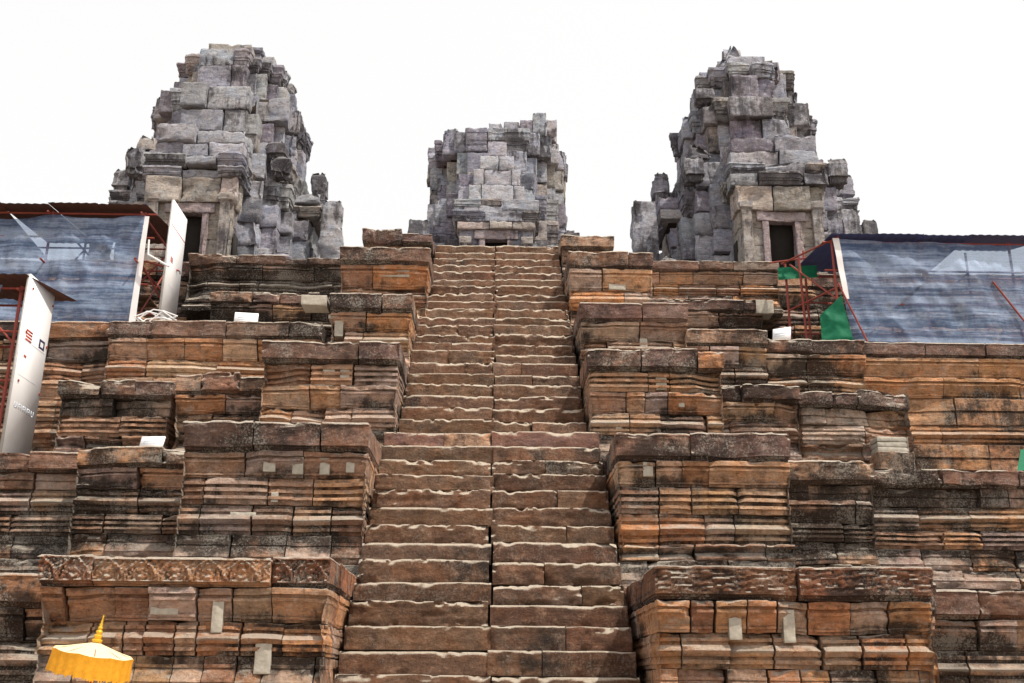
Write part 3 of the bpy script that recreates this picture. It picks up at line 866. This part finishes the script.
    for sg in (-1, 1):
        pl = MB()
        pl.block(X + s * (sg * 1.02 - .15), X + s * (sg * 1.02 + .15), Y - 3.72 * s, Y - 3.5 * s, z0 + 1.1 * sv, z0 + 3.6 * sv, (1, 1, 0, 1), ([0, .08, .1, .9, .92, 1], [.05, .05, 0, 0, .06, .08]), 0, ru=.06, rv=.05, rnd=.03, tint=(.36, .32, .27), stain=.1, amp=.4)
        pl.build("pilaster", GREY, root)
    storey("lintel", 3.33 + dh, 4.12, 1, [(1.3, .4, 0, -3.3)], tints=BUFF, stain=.05, jit=.015)
    # side of the porch: framed small window facing sideways
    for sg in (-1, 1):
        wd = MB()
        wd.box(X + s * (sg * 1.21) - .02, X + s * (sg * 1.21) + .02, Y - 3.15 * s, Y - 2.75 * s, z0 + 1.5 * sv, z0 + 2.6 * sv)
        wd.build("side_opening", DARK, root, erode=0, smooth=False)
    storey("porch_cornice", 4.12, 4.9, 2, [(1.42, .85, 0, -2.85), (arm, 1.3, 0, 0), (1.3, 3.3, 0, .2)], stain=.25, jit=.06, prof=TCORN)
    storey("pediment", 4.9, 5.95, 2, [(1.3, .8, 0, -2.6), (1.12, 3.0, 0, 0)], stain=.15, jit=.04, tints=GREYC + [(.36, .35, .35)])
    if ruin:
        storey("pediment", 4.9, 5.5, 1, [(arm - .55, 1.0, 0, 0)], stain=.2, jit=.08, miss=.1)
    else:
        storey("pediment", 4.9, 5.9, 2, [(arm - .5, 1.05, 0, 0)], stain=.2, jit=.05, miss=.04)
    storey("body_cornice", 4.0, 5.6, 2, K(2.15) + RD(1.75, 2.45), stain=.2, jit=.09, miss=.05, prof=TCORN)
    storey("second_wall", 5.6, 7.2, 2, K(1.7 * f) + RD(1.35 * f, 2.0 * f) + P_(1.0 * f, 2.3 * f), stain=.2, jit=.09, miss=.015)
    storey("second_cornice", 7.2, 8.0, 1, K(1.85 * f) + RD(1.45 * f, 2.12 * f) + P_(1.05 * f, 2.38 * f), stain=.25, jit=.11, miss=.03 + ruin * .1, prof=TCORN)
    if low:
        storey("summit", 8.0, 8.3, 1, [(1.9, 1.3, .1, 0), (1.0, 1.9, .4, 0)], stain=.2, jit=.1, miss=.35)
        for xa, xb, hh in ((1.1, 1.75, .85), (1.75, 2.45, 1.25), (2.45, 3.0, .8), (-2.6, -1.9, .3), (-.4, .3, .55), (.3, 1.1, .65)):
            q = MB(); q.block(X + xa, X + xb - .02, Y - 3.0 + .2 * rg.random(), Y - 1.9, z0 + 7.98 * sv, z0 + 7.98 * sv + hh, (1, 1, 1, 1), None, 0, ru=.1, rv=.09, rnd=.04, tint=vary(rg.choice(GREYC), rg), stain=.2, amp=1.3, yaw=rg.gauss(0, .05))
            q.build("summit_stone", GREY, root)
        arch_pediment(root, X, Y - 3.62 * s, z0, sv, rg)
        return root
    storey("third_wall", 8.0, 9.0, 1, K(1.3 * f) + RD(1.0 * f, 1.6 * f) + P_(.8 * f, 1.85 * f), stain=.2, jit=.10, miss=.03 + ruin * .08)
    storey("third_cornice", 9.0, 9.6, 1, K(1.35 * f) + RD(1.05 * f, 1.65 * f) + P_(.8 * f, 1.75 * f), stain=.25, jit=.13, miss=.08 + ruin * .15, prof=TCORN)
    storey("summit", 9.6, 10.2, 1, K(1.0 * f) + RD(.7 * f, 1.3 * f), stain=.2, jit=.10, miss=.15 + ruin * .1)
    if tip:
        q = MB(); q.block(X + tip - .3, X + tip + .3, Y - .5, Y + .1, z0 + 10.15 * sv, z0 + 11.0 * sv, (1, 1, 1, 1), ([0, .45, .5, 1], [0, 0, -.06, -.22]), 0, ru=.08, rv=.06, rnd=.03, tint=GREYC[1], stain=.1, amp=1)
        q.build("summit_stone", GREY, root)
    storey("summit", 10.2, 10.55 + (top_h - 10.8), 1, [(.85, .85, .1, 0)], stain=.2, jit=.1, miss=.25)
    tp = MB()
    for i in range(3):
        a = rg.uniform(-.45, .35) * s; zt_ = z0 + sv * (top_h - rg.uniform(0, .3))
        tp.block(X + a - .28 * s, X + a + .3 * s, Y - .3 * s, Y + .4 * s, z0 + sv * 10.1, zt_, (1, 1, 1, 1), None, 0, ru=.12, rv=.1, rnd=.06, tint=rg.choice(GREYC), stain=.3, amp=1.3)
    tp.build("summit_stone", GREY, root)
    # upright stones on the corners of each cornice
    for zc, r, hh, pr in ((4.9, 2.2, .7, .7), (8.0, 1.6, .5, .5), (5.6, 1.95, .6, .8)):
        for sx in (-1, 1):
            for sy in (-1, 1):
                if rg.random() > pr: continue
                q = MB(); wq = .28 * s
                q.block(X + sx * r * s - wq, X + sx * r * s + wq, Y + sy * r * s - wq, Y + sy * r * s + wq, z0 + zc * sv - .03, z0 + zc * sv + hh * rg.uniform(.7, 1.2) * s, (1, 1, 1, 1),
                        ([0, .25, .26, .8, 1], [-.05, -.05, .04, .03, -.05]), 0, ru=.1, rv=.08, rnd=.03, tint=rg.choice(GREYC), stain=.35, amp=1.3)
                q.build("corner_stone", GREY, root)
    for sx in (-1, 1):      # tall leaf-shaped end stones of the side arms
        q = MB()
        for dy in (0,):
            q.block(X + sx * (arm - .15) * s - .22 * s, X + sx * (arm - .15) * s + .22 * s, Y - 1.0 * s, Y - .2 * s, z0 + 4.88 * sv, z0 + (5.9 + rg.uniform(-.3, .2)) * sv, (1, 1, 1, 1), ([0, .3, .31, .8, 1], [-.08, -.06, .04, .02, -.08]), 0, ru=.1, rv=.08, rnd=.04, tint=rg.choice(GREYC), stain=.3, amp=1.5)
        q.build("end_stone", GREY, root)
    return root


def arch_pediment(root, X, y, z0, sv, rg):
    """flame shaped pediment of stacked slabs above the doorway"""
    m = MB()
    zz = z0 + 4.15 * sv
    for hw_, hh in ((1.5, .9), (1.3, .95), (1.1, .8), (.8, .7), (.45, .75)):
        cs = [-hw_, -hw_ * .55, hw_ * .6, hw_] if hw_ > 1 else [-hw_, hw_ * .1, hw_] if hw_ > .6 else [-hw_, hw_]
        for a, b in zip(cs[:-1], cs[1:]):
            m.block(X + a + .005, X + b - .005, y - .1 + rg.uniform(0, .05), y + 1.2, zz + .005, zz + hh, (1, 1, 0, 1), None, 0, ru=.12, rv=.1, rnd=.04, tint=vary((.44, .435, .44), rg, .9, 1.1), stain=-.05, amp=1.0)
        zz += hh
    m.build("arch_pediment", GREY, root)


zc = Z(9.9) - .06
tower("temple_tower", "ruined grey stone tower on the left, broad broken flat summit, beside the white panel", -8.75, 31, zc, 1.0, 71, ruin=.4, top_h=10.6, arm=3.25)
tower("temple_tower", "grey stone tower on the right with a narrow pointed tip and dark doorway", 8.2, 31, zc, 1.0, 72, ruin=.15, top_h=10.35, arm=3.1, f=.92, tip=-.25)
tower("temple_tower", "central grey tower seen above the head of the stairs, wide and blocky", 0.0, 49.0, Z(14.2), 1.38, 73, ruin=.3, top_h=10.6, dh=.55, sv=1.5, arm=2.8, low=True, f=1.06)

# stepped base of the central tower
tb = empty("tower_base", (0, 42.4, zc), "stepped stone base under the central tower", "tower base")
for i in range(3):
    m = MB(); e = (3 - i) * .75
    hx = 5.2 + e
    zz0, zz1 = zc + i * 1.43, zc + (i + 1) * 1.43
    for a, b in zip(*(lambda q: (q[:-1], q[1:]))(splits(-hx, hx, .9, 1.7, random.Random(i)))):
        m.block(a, b, 49.5 - hx, 49.5 - hx + 1, zz0, zz1, (1, 1, 0, 1), PROF['torus'], 0, ru=.15, rv=.08, rnd=.04, tint=random.choice(GREYC), stain=.3)
    m.box(-hx, hx, 49.5 - hx + .9, 49.5 + hx, zz0, zz1 - .02, (.2, .19, .19), .3)
    m.build("plinth", GREY, tb)


# ------------------------------------------------------------------ loose stones
def loose(label, px, py, D, wd, hh, dp, tint=None, tilt=0.0, yaw=0.0, z=None, mat=GREY, stain=.3):
    p = at(px, py, D)
    zb = p.z if z is None else z
    m = MB()
    m.block(p.x - wd / 2, p.x + wd / 2, D, D + dp, zb, zb + hh, (1, 1, 1, 1), ([0, .5, 1], [-.02, .03, -.03]), 0, ru=.06, rv=.05, rnd=.09, tint=tint or random.choice(GREYC), stain=stain, amp=1.3, tilt=tilt, yaw=yaw)
    tag(m.build("loose_stone", mat), label, "loose stone", "loose stones left on the terraces")


# top of the terraces (z given: they rest on the cornices)
tz = Z(9.86) - .05
loose("flat grey stone lying on the rubble edge below the left tower", 275, 250, 23.5, .75, .22, .5, z=tz - .02)
loose("small knobbly stone on the rubble edge under the left tower's porch", 236, 250, 23.5, .4, .17, .4, tint=(.3, .26, .22), z=tz - .02)
loose("dark wedge stone leaning on the cornice below the right tower", 671, 250, 23.4, .5, .28, .4, z=Z(9.78) - .06, tilt=.35)
loose("long pale slab lying on the cornice below the right tower", 690, 250, 23.35, .85, .14, .5, z=Z(9.78) - .04, tint=(.42, .38, .33), stain=0, tilt=.10)
loose("rounded grey stone left of the dark wedge on the right cornice", 655, 250, 23.4, .45, .2, .4, z=Z(9.78) - .06)


def porch_stone(label, px, py, py2, D, w_):
    a, b = at(px, py2, D), at(px, py, D)
    m = MB()
    m.block(a.x - w_ / 2, a.x + w_ / 2, D, D + .6, (Z(14.2) - .06 if D > 40 else zc), b.z, (1, 1, 1, 1), ([0, .5, .52, .8, 1], [-.10, -.08, .04, .06, -.04]), 0, ru=.08, rv=.07, rnd=.05, tint=random.choice(GREYC), stain=.35, amp=1.4)
    tag(m.build("standing_stone", GREY), label, "standing stone", "standing ruined stones beside the towers")


porch_stone("tall broken stone standing beside the right tower above the tarp roof", 853, 208, 246, 29.5, .62)
porch_stone("squat square stone above the tarp roof, farthest from the right tower", 873, 219, 246, 29.6, .45)
porch_stone("tall leaf shaped stone standing beside the left tower towards the stairs", 329, 200, 246, 29.5, .62)
porch_stone("tall leaf shaped stone standing beside the right tower towards the stairs", 646, 200, 246, 29.6, .72)
porch_stone("squat stone poking above the tarp roof beside the left tower", 96, 203, 246, 29.0, .5)

porch_stone("broken stub of wall at the left foot of the central tower", 418, 219, 246, 45.5, 1.0)
porch_stone("low stone at the right foot of the central tower, by the stair head", 572, 232, 246, 45.5, .8)
# ------------------------------------------------------------------ small white notices and new stone
def notice(label, px, py, D, zr, wd, hh, yaw, lean=.35, roll_=0.0):
    p = at(px, py, D)
    e = empty("notice_board", (p.x, D, zr), label, "notice board", "small white notices on the ledges")
    e.rotation_euler = (-lean, roll_, yaw)
    m = MB(); m.box(-wd / 2, wd / 2, -.012, .012, 0, hh); m.build("board", PAPER, None, erode=0, smooth=False).parent = e
    m = MB(); m.box(-wd * .36, wd * .36, -.016, -.0125, hh * .55, hh * .6); m.box(-wd * .36, wd * .2, -.016, -.0125, hh * .4, hh * .45)
    m.build("printed_lines", BLUEINK, None, erode=0, smooth=False).parent = e
    m = MB(); m.tube((0, .0, hh * .8), (0, .16, .02), .012); m.build("prop", WOOD, None, erode=0).parent = e


notice("white notice leaning on the ledge under the left tower", 246, 318, 19.75, Z(6.88) - .03, .46, .30, .15)
notice("white notice propped on the lower left wall near the white panel", 150, 452, 15.50, Z(3.42) - .03, .36, .22, -.1)
notice("white notice propped beside the green netting on the right", 781, 333, 19.80, Z(6.70) - .03, .36, .32, -.5)

ns = empty("new_stone_stack", (7.35, 18.0, Z(3.3)), "stack of three clean pale slabs against the patched wall on the right", "stone stack")
p = at(894, 452, 17.95)
for i in range(3):
    m = MB(); m.block(p.x - .28, p.x + .28, 17.95, 18.3, p.z + i * .095, p.z + i * .095 + .088, (1, 1, 0, 1), None, 0, ru=.1, rv=.03, rnd=.015, amp=.15)
    m.build("slab", NEWST, ns)
m = MB(); m.block(p.x - .33, p.x + .33, 17.85, 18.4, Z(3.28), p.z - .002, (1, 1, 0, 1), None, 0, ru=.06, rv=.04, rnd=.03, tint=(.34, .24, .16), stain=.2); m.build("bedding_block", STONE, ns)


# ------------------------------------------------------------------ scaffold shelters
def cloth(name, label, cat, mat, P00, P10, P11, P01, nu, nv, fold, seed, group=None, sag=0.0, hem=None):
    """hanging sheet between four corners (bottom left, bottom right, top right, top left) with folds"""
    a, b, c, d = [np.array(q, float) for q in (P00, P10, P11, P01)]
    u, v = np.meshgrid(np.linspace(0, 1, nu), np.linspace(0, 1, nv))
    u, v = u.ravel()[:, None], v.ravel()[:, None]
    P = a * (1 - u) * (1 - v) + b * u * (1 - v) + c * u * v + d * (1 - u) * v
    n = np.cross(b - a, d - a); n /= np.linalg.norm(n)
    L = np.linalg.norm(b - a)
    q = np.concatenate([u * L * 1.1, v * 2.2, np.full_like(u, seed)], 1)
    dis = fbm(q, 4) * fold * 2.2 + (np.abs(fbm(q * np.array([1.6, .8, 1]) + 7, 3)) * -2 + .3) * fold * 1.6
    dis += (np.abs(fbm(np.concatenate([u * L * .9 + v * 1.4, v * 1.1 - u * L * .4, np.full_like(u, seed + 3)], 1) * 1.7, 2)) * -2 + .3) * fold * 1.3
    dis += (vnoise(np.concatenate([u * L * .5 + v * 1.2, v * 7, np.full_like(u, seed + 9)], 1)) - .5) * fold * .5
    dis += np.sin(u[:, 0] * L * 3.1 + 2 * fbm(q * .7, 2)) * fold * .35 * (1 - v[:, 0])
    P = P + n * dis[:, None]
    P[:, 2] -= sag * np.abs(np.sin(u[:, 0] * math.pi * 3)) * v[:, 0] ** 3
    i = np.arange((nv - 1) * nu).reshape(nv - 1, nu)[:, :-1].ravel()
    m = MB(); m.add(P, np.stack([i, i + 1, i + nu + 1, i + nu], 1), amp=0)
    o = m.build(name, mat, None, erode=0, sharp=80)
    return tag(o, label, cat, group)


def scaffold(label, loc, posts, rails, braces, planks, roof, roof_mat, seed):
    e = empty("scaffold_shelter", loc, label, "scaffold", "scaffold shelters on the terraces")
    for a, b in posts:
        m = MB(); m.tube(a, b, .028); m.build("post", RUST, e, erode=0)
    for a, b in rails:
        m = MB(); m.tube(a, b, .022); m.build("rail", RUST, e, erode=0)
    for a, b in braces:
        m = MB(); m.tube(a, b, .02); m.build("brace", RUST, e, erode=0)
    for q in planks:
        m = MB(); m.box(*q); m.build("plank", WOOD, e, erode=0, smooth=False)
    # corrugated roof sheets, each one its own part
    for (a, b, c, d) in roof:
        a, b, c, d = [np.array(q, float) for q in (a, b, c, d)]
        n = max(2, int(np.linalg.norm(b - a) / .9))
        for i in range(n):
            u0, u1 = i / n - .01, (i + 1) / n
            m = MB()
            nu = 19
            u, v = np.meshgrid(np.linspace(u0, u1, nu), np.linspace(0, 1, 5))
            u, v = u.ravel()[:, None], v.ravel()[:, None]
            P = a * (1 - u) * (1 - v) + b * u * (1 - v) + c * u * v + d * (1 - u) * v
            P[:, 2] += np.sin(u[:, 0] * np.linalg.norm(b - a) * 36) * .009 + .012 * (i % 2) + (random.random() - .5) * .03
            k_ = np.arange(4 * nu).reshape(4, nu)[:, :-1].ravel()
            m.add(P, np.stack([k_, k_ + 1, k_ + nu + 1, k_ + nu], 1), amp=0)
            m.build("roof_sheet", roof_mat, e, erode=0)
    return e


zB = Z(6.90)
# upper left shelter
xr = -7.45
zt = Z(9.58)
xs_ = [-13.2, -11.3, -9.4, xr]
posts = [((x, y, zB - .25), (x, y, zt + (.12 if y > 21 else 0))) for x in xs_ for y in (20.45, 22.3)] + [((-6.98, 21.2, zB - .25), (-6.98, 21.2, zt - .25))]
rails = [((-13.4, y, z_), (xr + .25, y, z_)) for y in (20.45, 22.3) for z_ in (zB + 1.05, zB + 2.1, zt - .04)] + [((x, 20.2, z_), (x, 22.6, z_)) for x in xs_[2:] for z_ in (zB + 1.5, zt - .1)]
rails += [((xr - .1, 20.4, zB + 1.62), (-6.75, 20.9, zB + 1.55))]
braces = [((xs_[i], 22.3, zB), (xs_[i + 1], 22.3, zB + 2.6)) for i in range(3)] + [((xr, 20.45, zB + 1.6), (-6.98, 21.2, zB + .7)), ((xr, 20.45, zB + .1), (xr, 22.3, zB + 2.2))]
scaffold("red pipe scaffold shelter below the left tower, rusty roof over a blue tarp", ((xr - 2.5), 21, zB), posts, rails, braces,
         [(-13, xr, 21.2, 21.5, zB + 1.06, zB + 1.10), (-13, xr, 21.55, 21.85, zB + 1.06, zB + 1.10)],
         [((-10.4, 20.15, zt + .05), (xr + .1, 20.15, zt + .05), (xr + .25, 22.7, zt + .26), (-10.4, 22.7, zt + .26)), ((-13.4, 20.15, zt + .05), (-10.4, 20.15, zt + .05), (-10.4, 22.7, zt - .15), (-13.4, 22.7, zt - .15))], ROOFM, 1)
cloth("tarp", "blue grey netting tarp stretched across the upper left scaffold shelter", "tarp", TARP, (-13.3, 20.36, zB), (xr - .02, 20.36, zB + .02), (xr + .03, 20.40, zt - .08), (-13.3, 20.40, zt - .14), 180, 90, .075, 3.0,
      "netting tarps on the scaffold shelters", sag=.10)
cloth("edge_sheet", "narrow white plastic strip down the edge of the upper left tarp", "plastic strip", WHITEB, (xr - .02, 20.33, zB + .1), (xr + .12, 20.34, zB + .1), (xr + .12, 20.36, zt - .12), (xr + .02, 20.36, zt - .12), 6, 40, .02, 8.0)
# lower left shelter
zA = Z(3.34)
xr2 = -8.02
zt2 = Z(6.45)
xs_ = [-12.6, -10.3, xr2]
posts = [((x, y, zA - .05), (x, y, zt2)) for x in xs_ for y in (16.75, 17.6)]
rails = [((-12.8, y, z_), (xr2 + .2, y, z_)) for y in (16.75, 17.6) for z_ in (zA + 1.45, zA + 2.3, zt2 - .04)] + [((x, 16.6, zt2 - .1), (x, 17.8, zt2 - .1)) for x in xs_]
braces = [((xs_[1], 16.75, zA + 2.6), (xr2, 16.75, zA + 1.3)), ((xs_[0], 17.6, zA), (xs_[1], 17.6, zA + 2.4)), ((xr2 - .9, 16.75, zA + 3.0), (xr2, 16.75, zA + 2.1))]
scaffold("red pipe scaffold shelter on the lowest left terrace behind the tall white panel", (xr2 - 2, 17.2, zA), posts, rails, braces, [(-12.5, xr2, 17.0, 17.3, zA + 1.46, zA + 1.5)],
         [((-12.8, 16.45, zt2 + .12), (xr2 + .15, 16.45, zt2 + .12), (xr2 + .45, 17.95, zt2 + .20), (-12.8, 17.95, zt2 + .16))], ROOFM, 2)
cloth("tarp", "pale blue tarp corner under the lower left shelter roof at the picture edge", "tarp", TARP, (-12.6, 16.62, zA + 1.9), (-8.45, 16.62, zA + 1.9), (-8.30, 16.66, zt2 - .02), (-12.6, 16.66, zt2 - .04), 60, 24, .05, 6.0,
      "netting tarps on the scaffold shelters")


# tall white display panels at the open ends of the shelters
def side_panel(label, x, y0, y1, z0_, z1_, marks):
    e = empty("display_panel", (x, (y0 + y1) / 2, z0_), label, "display panel", "tall white panels at the scaffold ends")
    m = MB(); m.box(x - .015, x + .015, y0, y1, z0_, z1_); m.build("board", WHITEB, e, erode=0, smooth=False)
    m = MB()
    for yy in (y0 - .02, y1 - .02):
        m.box(x - .03, x + .012, yy, yy + .04, z0_, z1_ - .01)
    m.box(x - .032, x - .016, y0, y1, z0_ + 1.0, z0_ + 1.05)
    m.build("frame", GREYPIPE, e, erode=0, smooth=False)
    for kind, mat, a, b, c, d in marks:
        m = MB()
        L, H = y1 - y0, z1_ - z0_
        ya, yb_, za, zb_ = y0 + a * L, y0 + b * L, z0_ + c * H, z0_ + d * H
        X0 = x + .0155
        if kind == 'grid':
            for i in range(4):
                m.box(X0, X0 + .002, ya, yb_, za + (zb_ - za) * i / 4, za + (zb_ - za) * (i + .62) / 4)
        elif kind == 'logo':
            w_, h_ = (yb_ - ya), (zb_ - za)
            m.box(X0, X0 + .002, ya, yb_, za, za + .22 * h_); m.box(X0, X0 + .002, ya, yb_, zb_ - .22 * h_, zb_)
            m.box(X0, X0 + .002, ya, ya + .25 * w_, za + .22 * h_, zb_ - .22 * h_); m.box(X0, X0 + .002, yb_ - .22 * w_, yb_, za + .22 * h_, zb_ - .22 * h_)
        elif kind == 'line':
            m.box(X0, X0 + .0015, ya, yb_, za, zb_)
        elif kind == 'letters':
            n = 5
            w_ = (yb_ - ya) / n
            for i in range(n):
                q = ya + i * w_
                m.box(X0, X0 + .002, q + .02, q + .04, za, zb_); m.box(X0, X0 + .002, q + w_ - .06, q + w_ - .04, za, zb_)
                m.box(X0, X0 + .002, q + .04, q + w_ - .06, *((za, za + .025) if i in (0, 4) else (zb_ - .025, zb_)))
                if i not in (0, 4): m.box(X0, X0 + .002, q + .04, q + w_ - .06, za + (zb_ - za) * .4, za + (zb_ - za) * .52)
        m.build("printed_mark", mat, e, erode=0, smooth=False)


side_panel("tall white panel with red emblem and dark square logo on the lower left terrace", -7.85, 16.6, 17.62, zA + .02, Z(6.62),
           [('grid', REDINK, .16, .40, .66, .725), ('logo', DARKINK, .68, .90, .668, .718), ('line', BLUEINK, .08, .95, .655, .658), ('grid', REDINK, .2, .3, .57, .585), ('line', BLUEINK, .1, .8, .47, .473), ('letters', BLUEINK, .12, .92, .30, .332)])
side_panel("tall white panel at the upper shelter's end, before the left tower's door", -6.81, 20.2, 21.2, zB + .02, Z(9.78),
           [('line', REDINK, .0, 1.0, .805, .812), ('grid', REDINK, .2, .36, .54, .585), ('logo', DARKINK, .84, .95, .54, .56), ('line', BLUEINK, .25, .6, .36, .365), ('line', BLUEINK, .3, .6, .34, .343)])
# bundle of pale ropes and pipes at the foot of the upper panel
rp = empty("cable_bundle", (-6.9, 20.3, zB), "tangle of white pipes and tape at the foot of the upper white panel", "cable bundle")
rr = random.Random(3)
for i in range(7):
    m = MB(); pts = [Vector((-7.25 + .75 * t + rr.uniform(-.08, .08), 20.12 + rr.uniform(-.03, .03), zB + .02 + rr.uniform(0, .45) * (1 - abs(t - .5)))) for t in (0, .33, .66, 1)]
    for a, b in zip(pts[:-1], pts[1:]): m.tube(a, b, .014)
    m.build("strand", WHITEB, rp, erode=0)
pq = empty("bent_pipe", (-7.1, 20.2, zB + 1.5), "bent white pipe poking out of the upper left scaffold", "pipe")
m = MB(); m.tube((-7.22, 20.2, zB + 1.95), (-7.2, 20.2, zB + 1.62), .02); m.build("riser", WHITEB, pq, erode=0)
m = MB(); m.tube((-7.2, 20.2, zB + 1.62), (-6.72, 20.12, zB + 1.33), .022); m.build("arm", WHITEB, pq, erode=0)

# right shelter
zB2 = Z(6.69)
xl = 7.12
zt3 = Z(9.12)
xs_ = [xl, 9.0, 10.9, 12.8]
posts = [((x, y, zB2 - .10), (x, y, zt3 + (.60 if y > 21 else 0))) for x in xs_ for y in (20.35, 22.3)] + [((6.55, 21.9, zB2 - .10), (6.55, 21.9, zt3 + .1)), ((6.75, 21.4, zB2 - .10), (6.72, 21.4, zt3 + .05))]
rails = [((xl - .2, y, z_), (13.0, y, z_)) for y in (20.35, 22.3) for z_ in (zB2 + 1.0, zB2 + 1.75, zt3 - .04)]
rails += [((6.5, 22.0, zt3 + .14), (xl + .1, 20.2, zt3 + .02)), ((6.2, 21.9, zt3 + .12), (7.2, 21.6, zt3 + .16)), ((6.55, 21.9, zB2 + 1.4), (xl, 20.35, zB2 + 1.35))]
braces = [((6.6, 21.7, zt3), (xl, 20.35, zB2 + 1.1)), ((xl, 20.2, zB2 + 1.4), (xl + .5, 20.15, zB2 + .02)),
          ((9.0, 22.3, zB2 + .9), (10.9, 22.3, zt3 + .1)), ((10.9, 22.3, zB2 + .9), (12.8, 22.3, zt3 + .1)), ((10.4, 20.25, zB2 + 1.5), (11.1, 20.2, zB2 + .3))]
scaffold("red pipe scaffold shelter below the right tower with a blue edged roof", (xl + 2.6, 21, zB2), posts, rails, braces, [(xl, 13, 21.2, 21.5, zB2 + 1.01, zB2 + 1.05)],
         [((xl - .05, 20.1, zt3 + .05), (10.0, 20.1, zt3 + .05), (10.0, 22.4, zt3 + .12), (xl - .25, 22.4, zt3 + .12)), ((10.0, 20.1, zt3 + .06), (11.9, 20.1, zt3 + .06), (11.9, 22.4, zt3 + .70), (10.0, 22.4, zt3 + .70))], BLUESHEET, 3)
cloth("tarp", "wide blue grey netting tarp hanging over the right scaffold shelter down to the cornice", "tarp", TARP, (xl + .25, 20.28, zB2 - .02), (13.1, 20.24, zB2 - .02), (13.1, 20.30, zt3 - .10), (xl - .02, 20.30, zt3), 180, 90, .075, 21.0,
      "netting tarps on the scaffold shelters", sag=.03)
cloth("edge_sheet", "narrow white plastic strip down the edge of the right tarp", "plastic strip", WHITEB, (xl + .10, 20.20, zB2 + 1.05), (xl + .20, 20.20, zB2 + 1.05), (xl + .12, 20.22, zt3), (xl - .02, 20.22, zt3), 6, 40, .02, 8.0)
cloth("green_net", "green netting hung low between the red pipes of the right scaffold", "netting", GREENN, (6.70, 20.30, zB2 - .03), (7.34, 20.18, zB2 - .03), (7.16, 20.2, zB2 + 1.12), (6.72, 20.32, zB2 + .72), 24, 30, .05, 31.0, "green netting on the right scaffold")
cloth("green_net", "narrow green netting strip tied under the right shelter roof by the tower door", "netting", GREENN, (6.35, 21.8, zt3 - .33), (7.2, 21.7, zt3 - .30), (7.2, 21.7, zt3 - .02), (6.35, 21.8, zt3 - .03), 24, 10, .03, 37.0, "green netting on the right scaffold")
a = at(1008, 466, 16.6); b = at(1024, 449, 17.2)
cloth("green_sheet", "green plastic sheet sloping up from the lower right terrace at the picture edge", "plastic sheet", GREENN, (a.x + .05, 16.5, Z(3.28)), (a.x + 1.6, 16.5, Z(3.28)), (a.x + 1.6, 17.2, Z(4.0)), (a.x + .55, 17.2, Z(3.9)), 20, 12, .03, 41.0)

# ------------------------------------------------------------------ ceremonial umbrella
ub = at(93, 660, 10.3)
um = empty("ceremonial_umbrella", (ub.x, 10.3, 0), "golden fringed ceremonial umbrella with white top, gold finial and red pole", "umbrella")
um_top = 1.965
cn = empty("canopy", (0, 0, 0), None, None)
Mt = Matrix.Translation((ub.x, 10.3, um_top)) @ Matrix.Rotation(R(9.5), 4, 'Y') @ Matrix.Rotation(R(3.5), 4, 'X')
bpy.data.objects.remove(cn)


def umb(name, mb, mat, sharp=50):
    for i, v in enumerate(mb.V):
        mb.V[i] = np.array([tuple(Mt @ Vector(p)) for p in v])
    return mb.build(name, mat, um, erode=0, sharp=sharp)


n8 = 48
m = MB()
prof = [(.015, .100), (.06, .078), (.18, .044), (.28, .016), (.365, 0)]
V = []
for r, z_ in prof:
    for k_ in range(n8):
        t = 2 * math.pi * k_ / n8
        rib = 1 - .02 * abs(math.sin(4 * t)) * (r / .365)
        V.append((r * rib * math.cos(t), r * rib * math.sin(t), z_ - .012 * abs(math.sin(4 * t)) * r / .365))
m.add(V, [(r * n8 + k_, r * n8 + (k_ + 1) % n8, (r + 1) * n8 + (k_ + 1) % n8, (r + 1) * n8 + k_) for r in range(len(prof) - 1) for k_ in range(n8)], amp=0)
umb("canopy", m, WHITECLOTH)
m = MB()
n9 = 192
V = []
rows = [(0.004, 0), (.0, -.05), (.004, -.10), (.006, -.155), (.008, -.19)]
rr = random.Random(8)
fr_ = [rr.uniform(0, .035) if k_ % 2 else rr.uniform(-.01, .01) for k_ in range(n9)]
for i, (e_, z_) in enumerate(rows):
    for k_ in range(n9):
        t = 2 * math.pi * k_ / n9
        rad = .368 * (1 - .02 * abs(math.sin(4 * t))) + e_ + .007 * math.sin(t * 24) * i / 4
        V.append((rad * math.cos(t), rad * math.sin(t), z_ - .012 * abs(math.sin(4 * t)) - (fr_[k_] if i == 4 else 0)))
m.add(V, [(r * n9 + k_, (r + 1) * n9 + k_, (r + 1) * n9 + (k_ + 1) % n9, r * n9 + (k_ + 1) % n9) for r in range(4) for k_ in range(n9)], amp=0)
umb("fringe", m, YELLOWCLOTH, 80)
m = MB()
m.lathe((0, 0, .105), [(.0, -.01), (.045, -.01), (.05, .01), (.03, .02), (.036, .035), (.04, .05), (.024, .06), (.03, .075), (.032, .088), (.018, .10), (.022, .115), (.022, .125), (.012, .135), (.016, .15), (.008, .165), (.011, .18), (.005, .20), (.007, .225), (.0, .245)], 16)
umb("finial", m, GOLD, 60)
for k_ in range(8):
    m = MB(); t = 2 * math.pi * (k_ + .5) / 8
    m.tube((0, 0, .085), (.34 * math.cos(t), .34 * math.sin(t), -.012), .005); umb("rib", m, REDPOLE)
m = MB(); pb = Mt @ Vector((0, 0, .09)); m.tube((ub.x, 10.3, 0), tuple(pb), .018, 12); m.build("pole", REDPOLE, um, erode=0)
m = MB(); m.lathe((ub.x, 10.3, 0), [(0, 0), (.2, 0), (.2, .05), (.16, .07), (.04, .09), (.03, .25), (.0, .25)], 20); m.build("foot", CORE, um, erode=0)
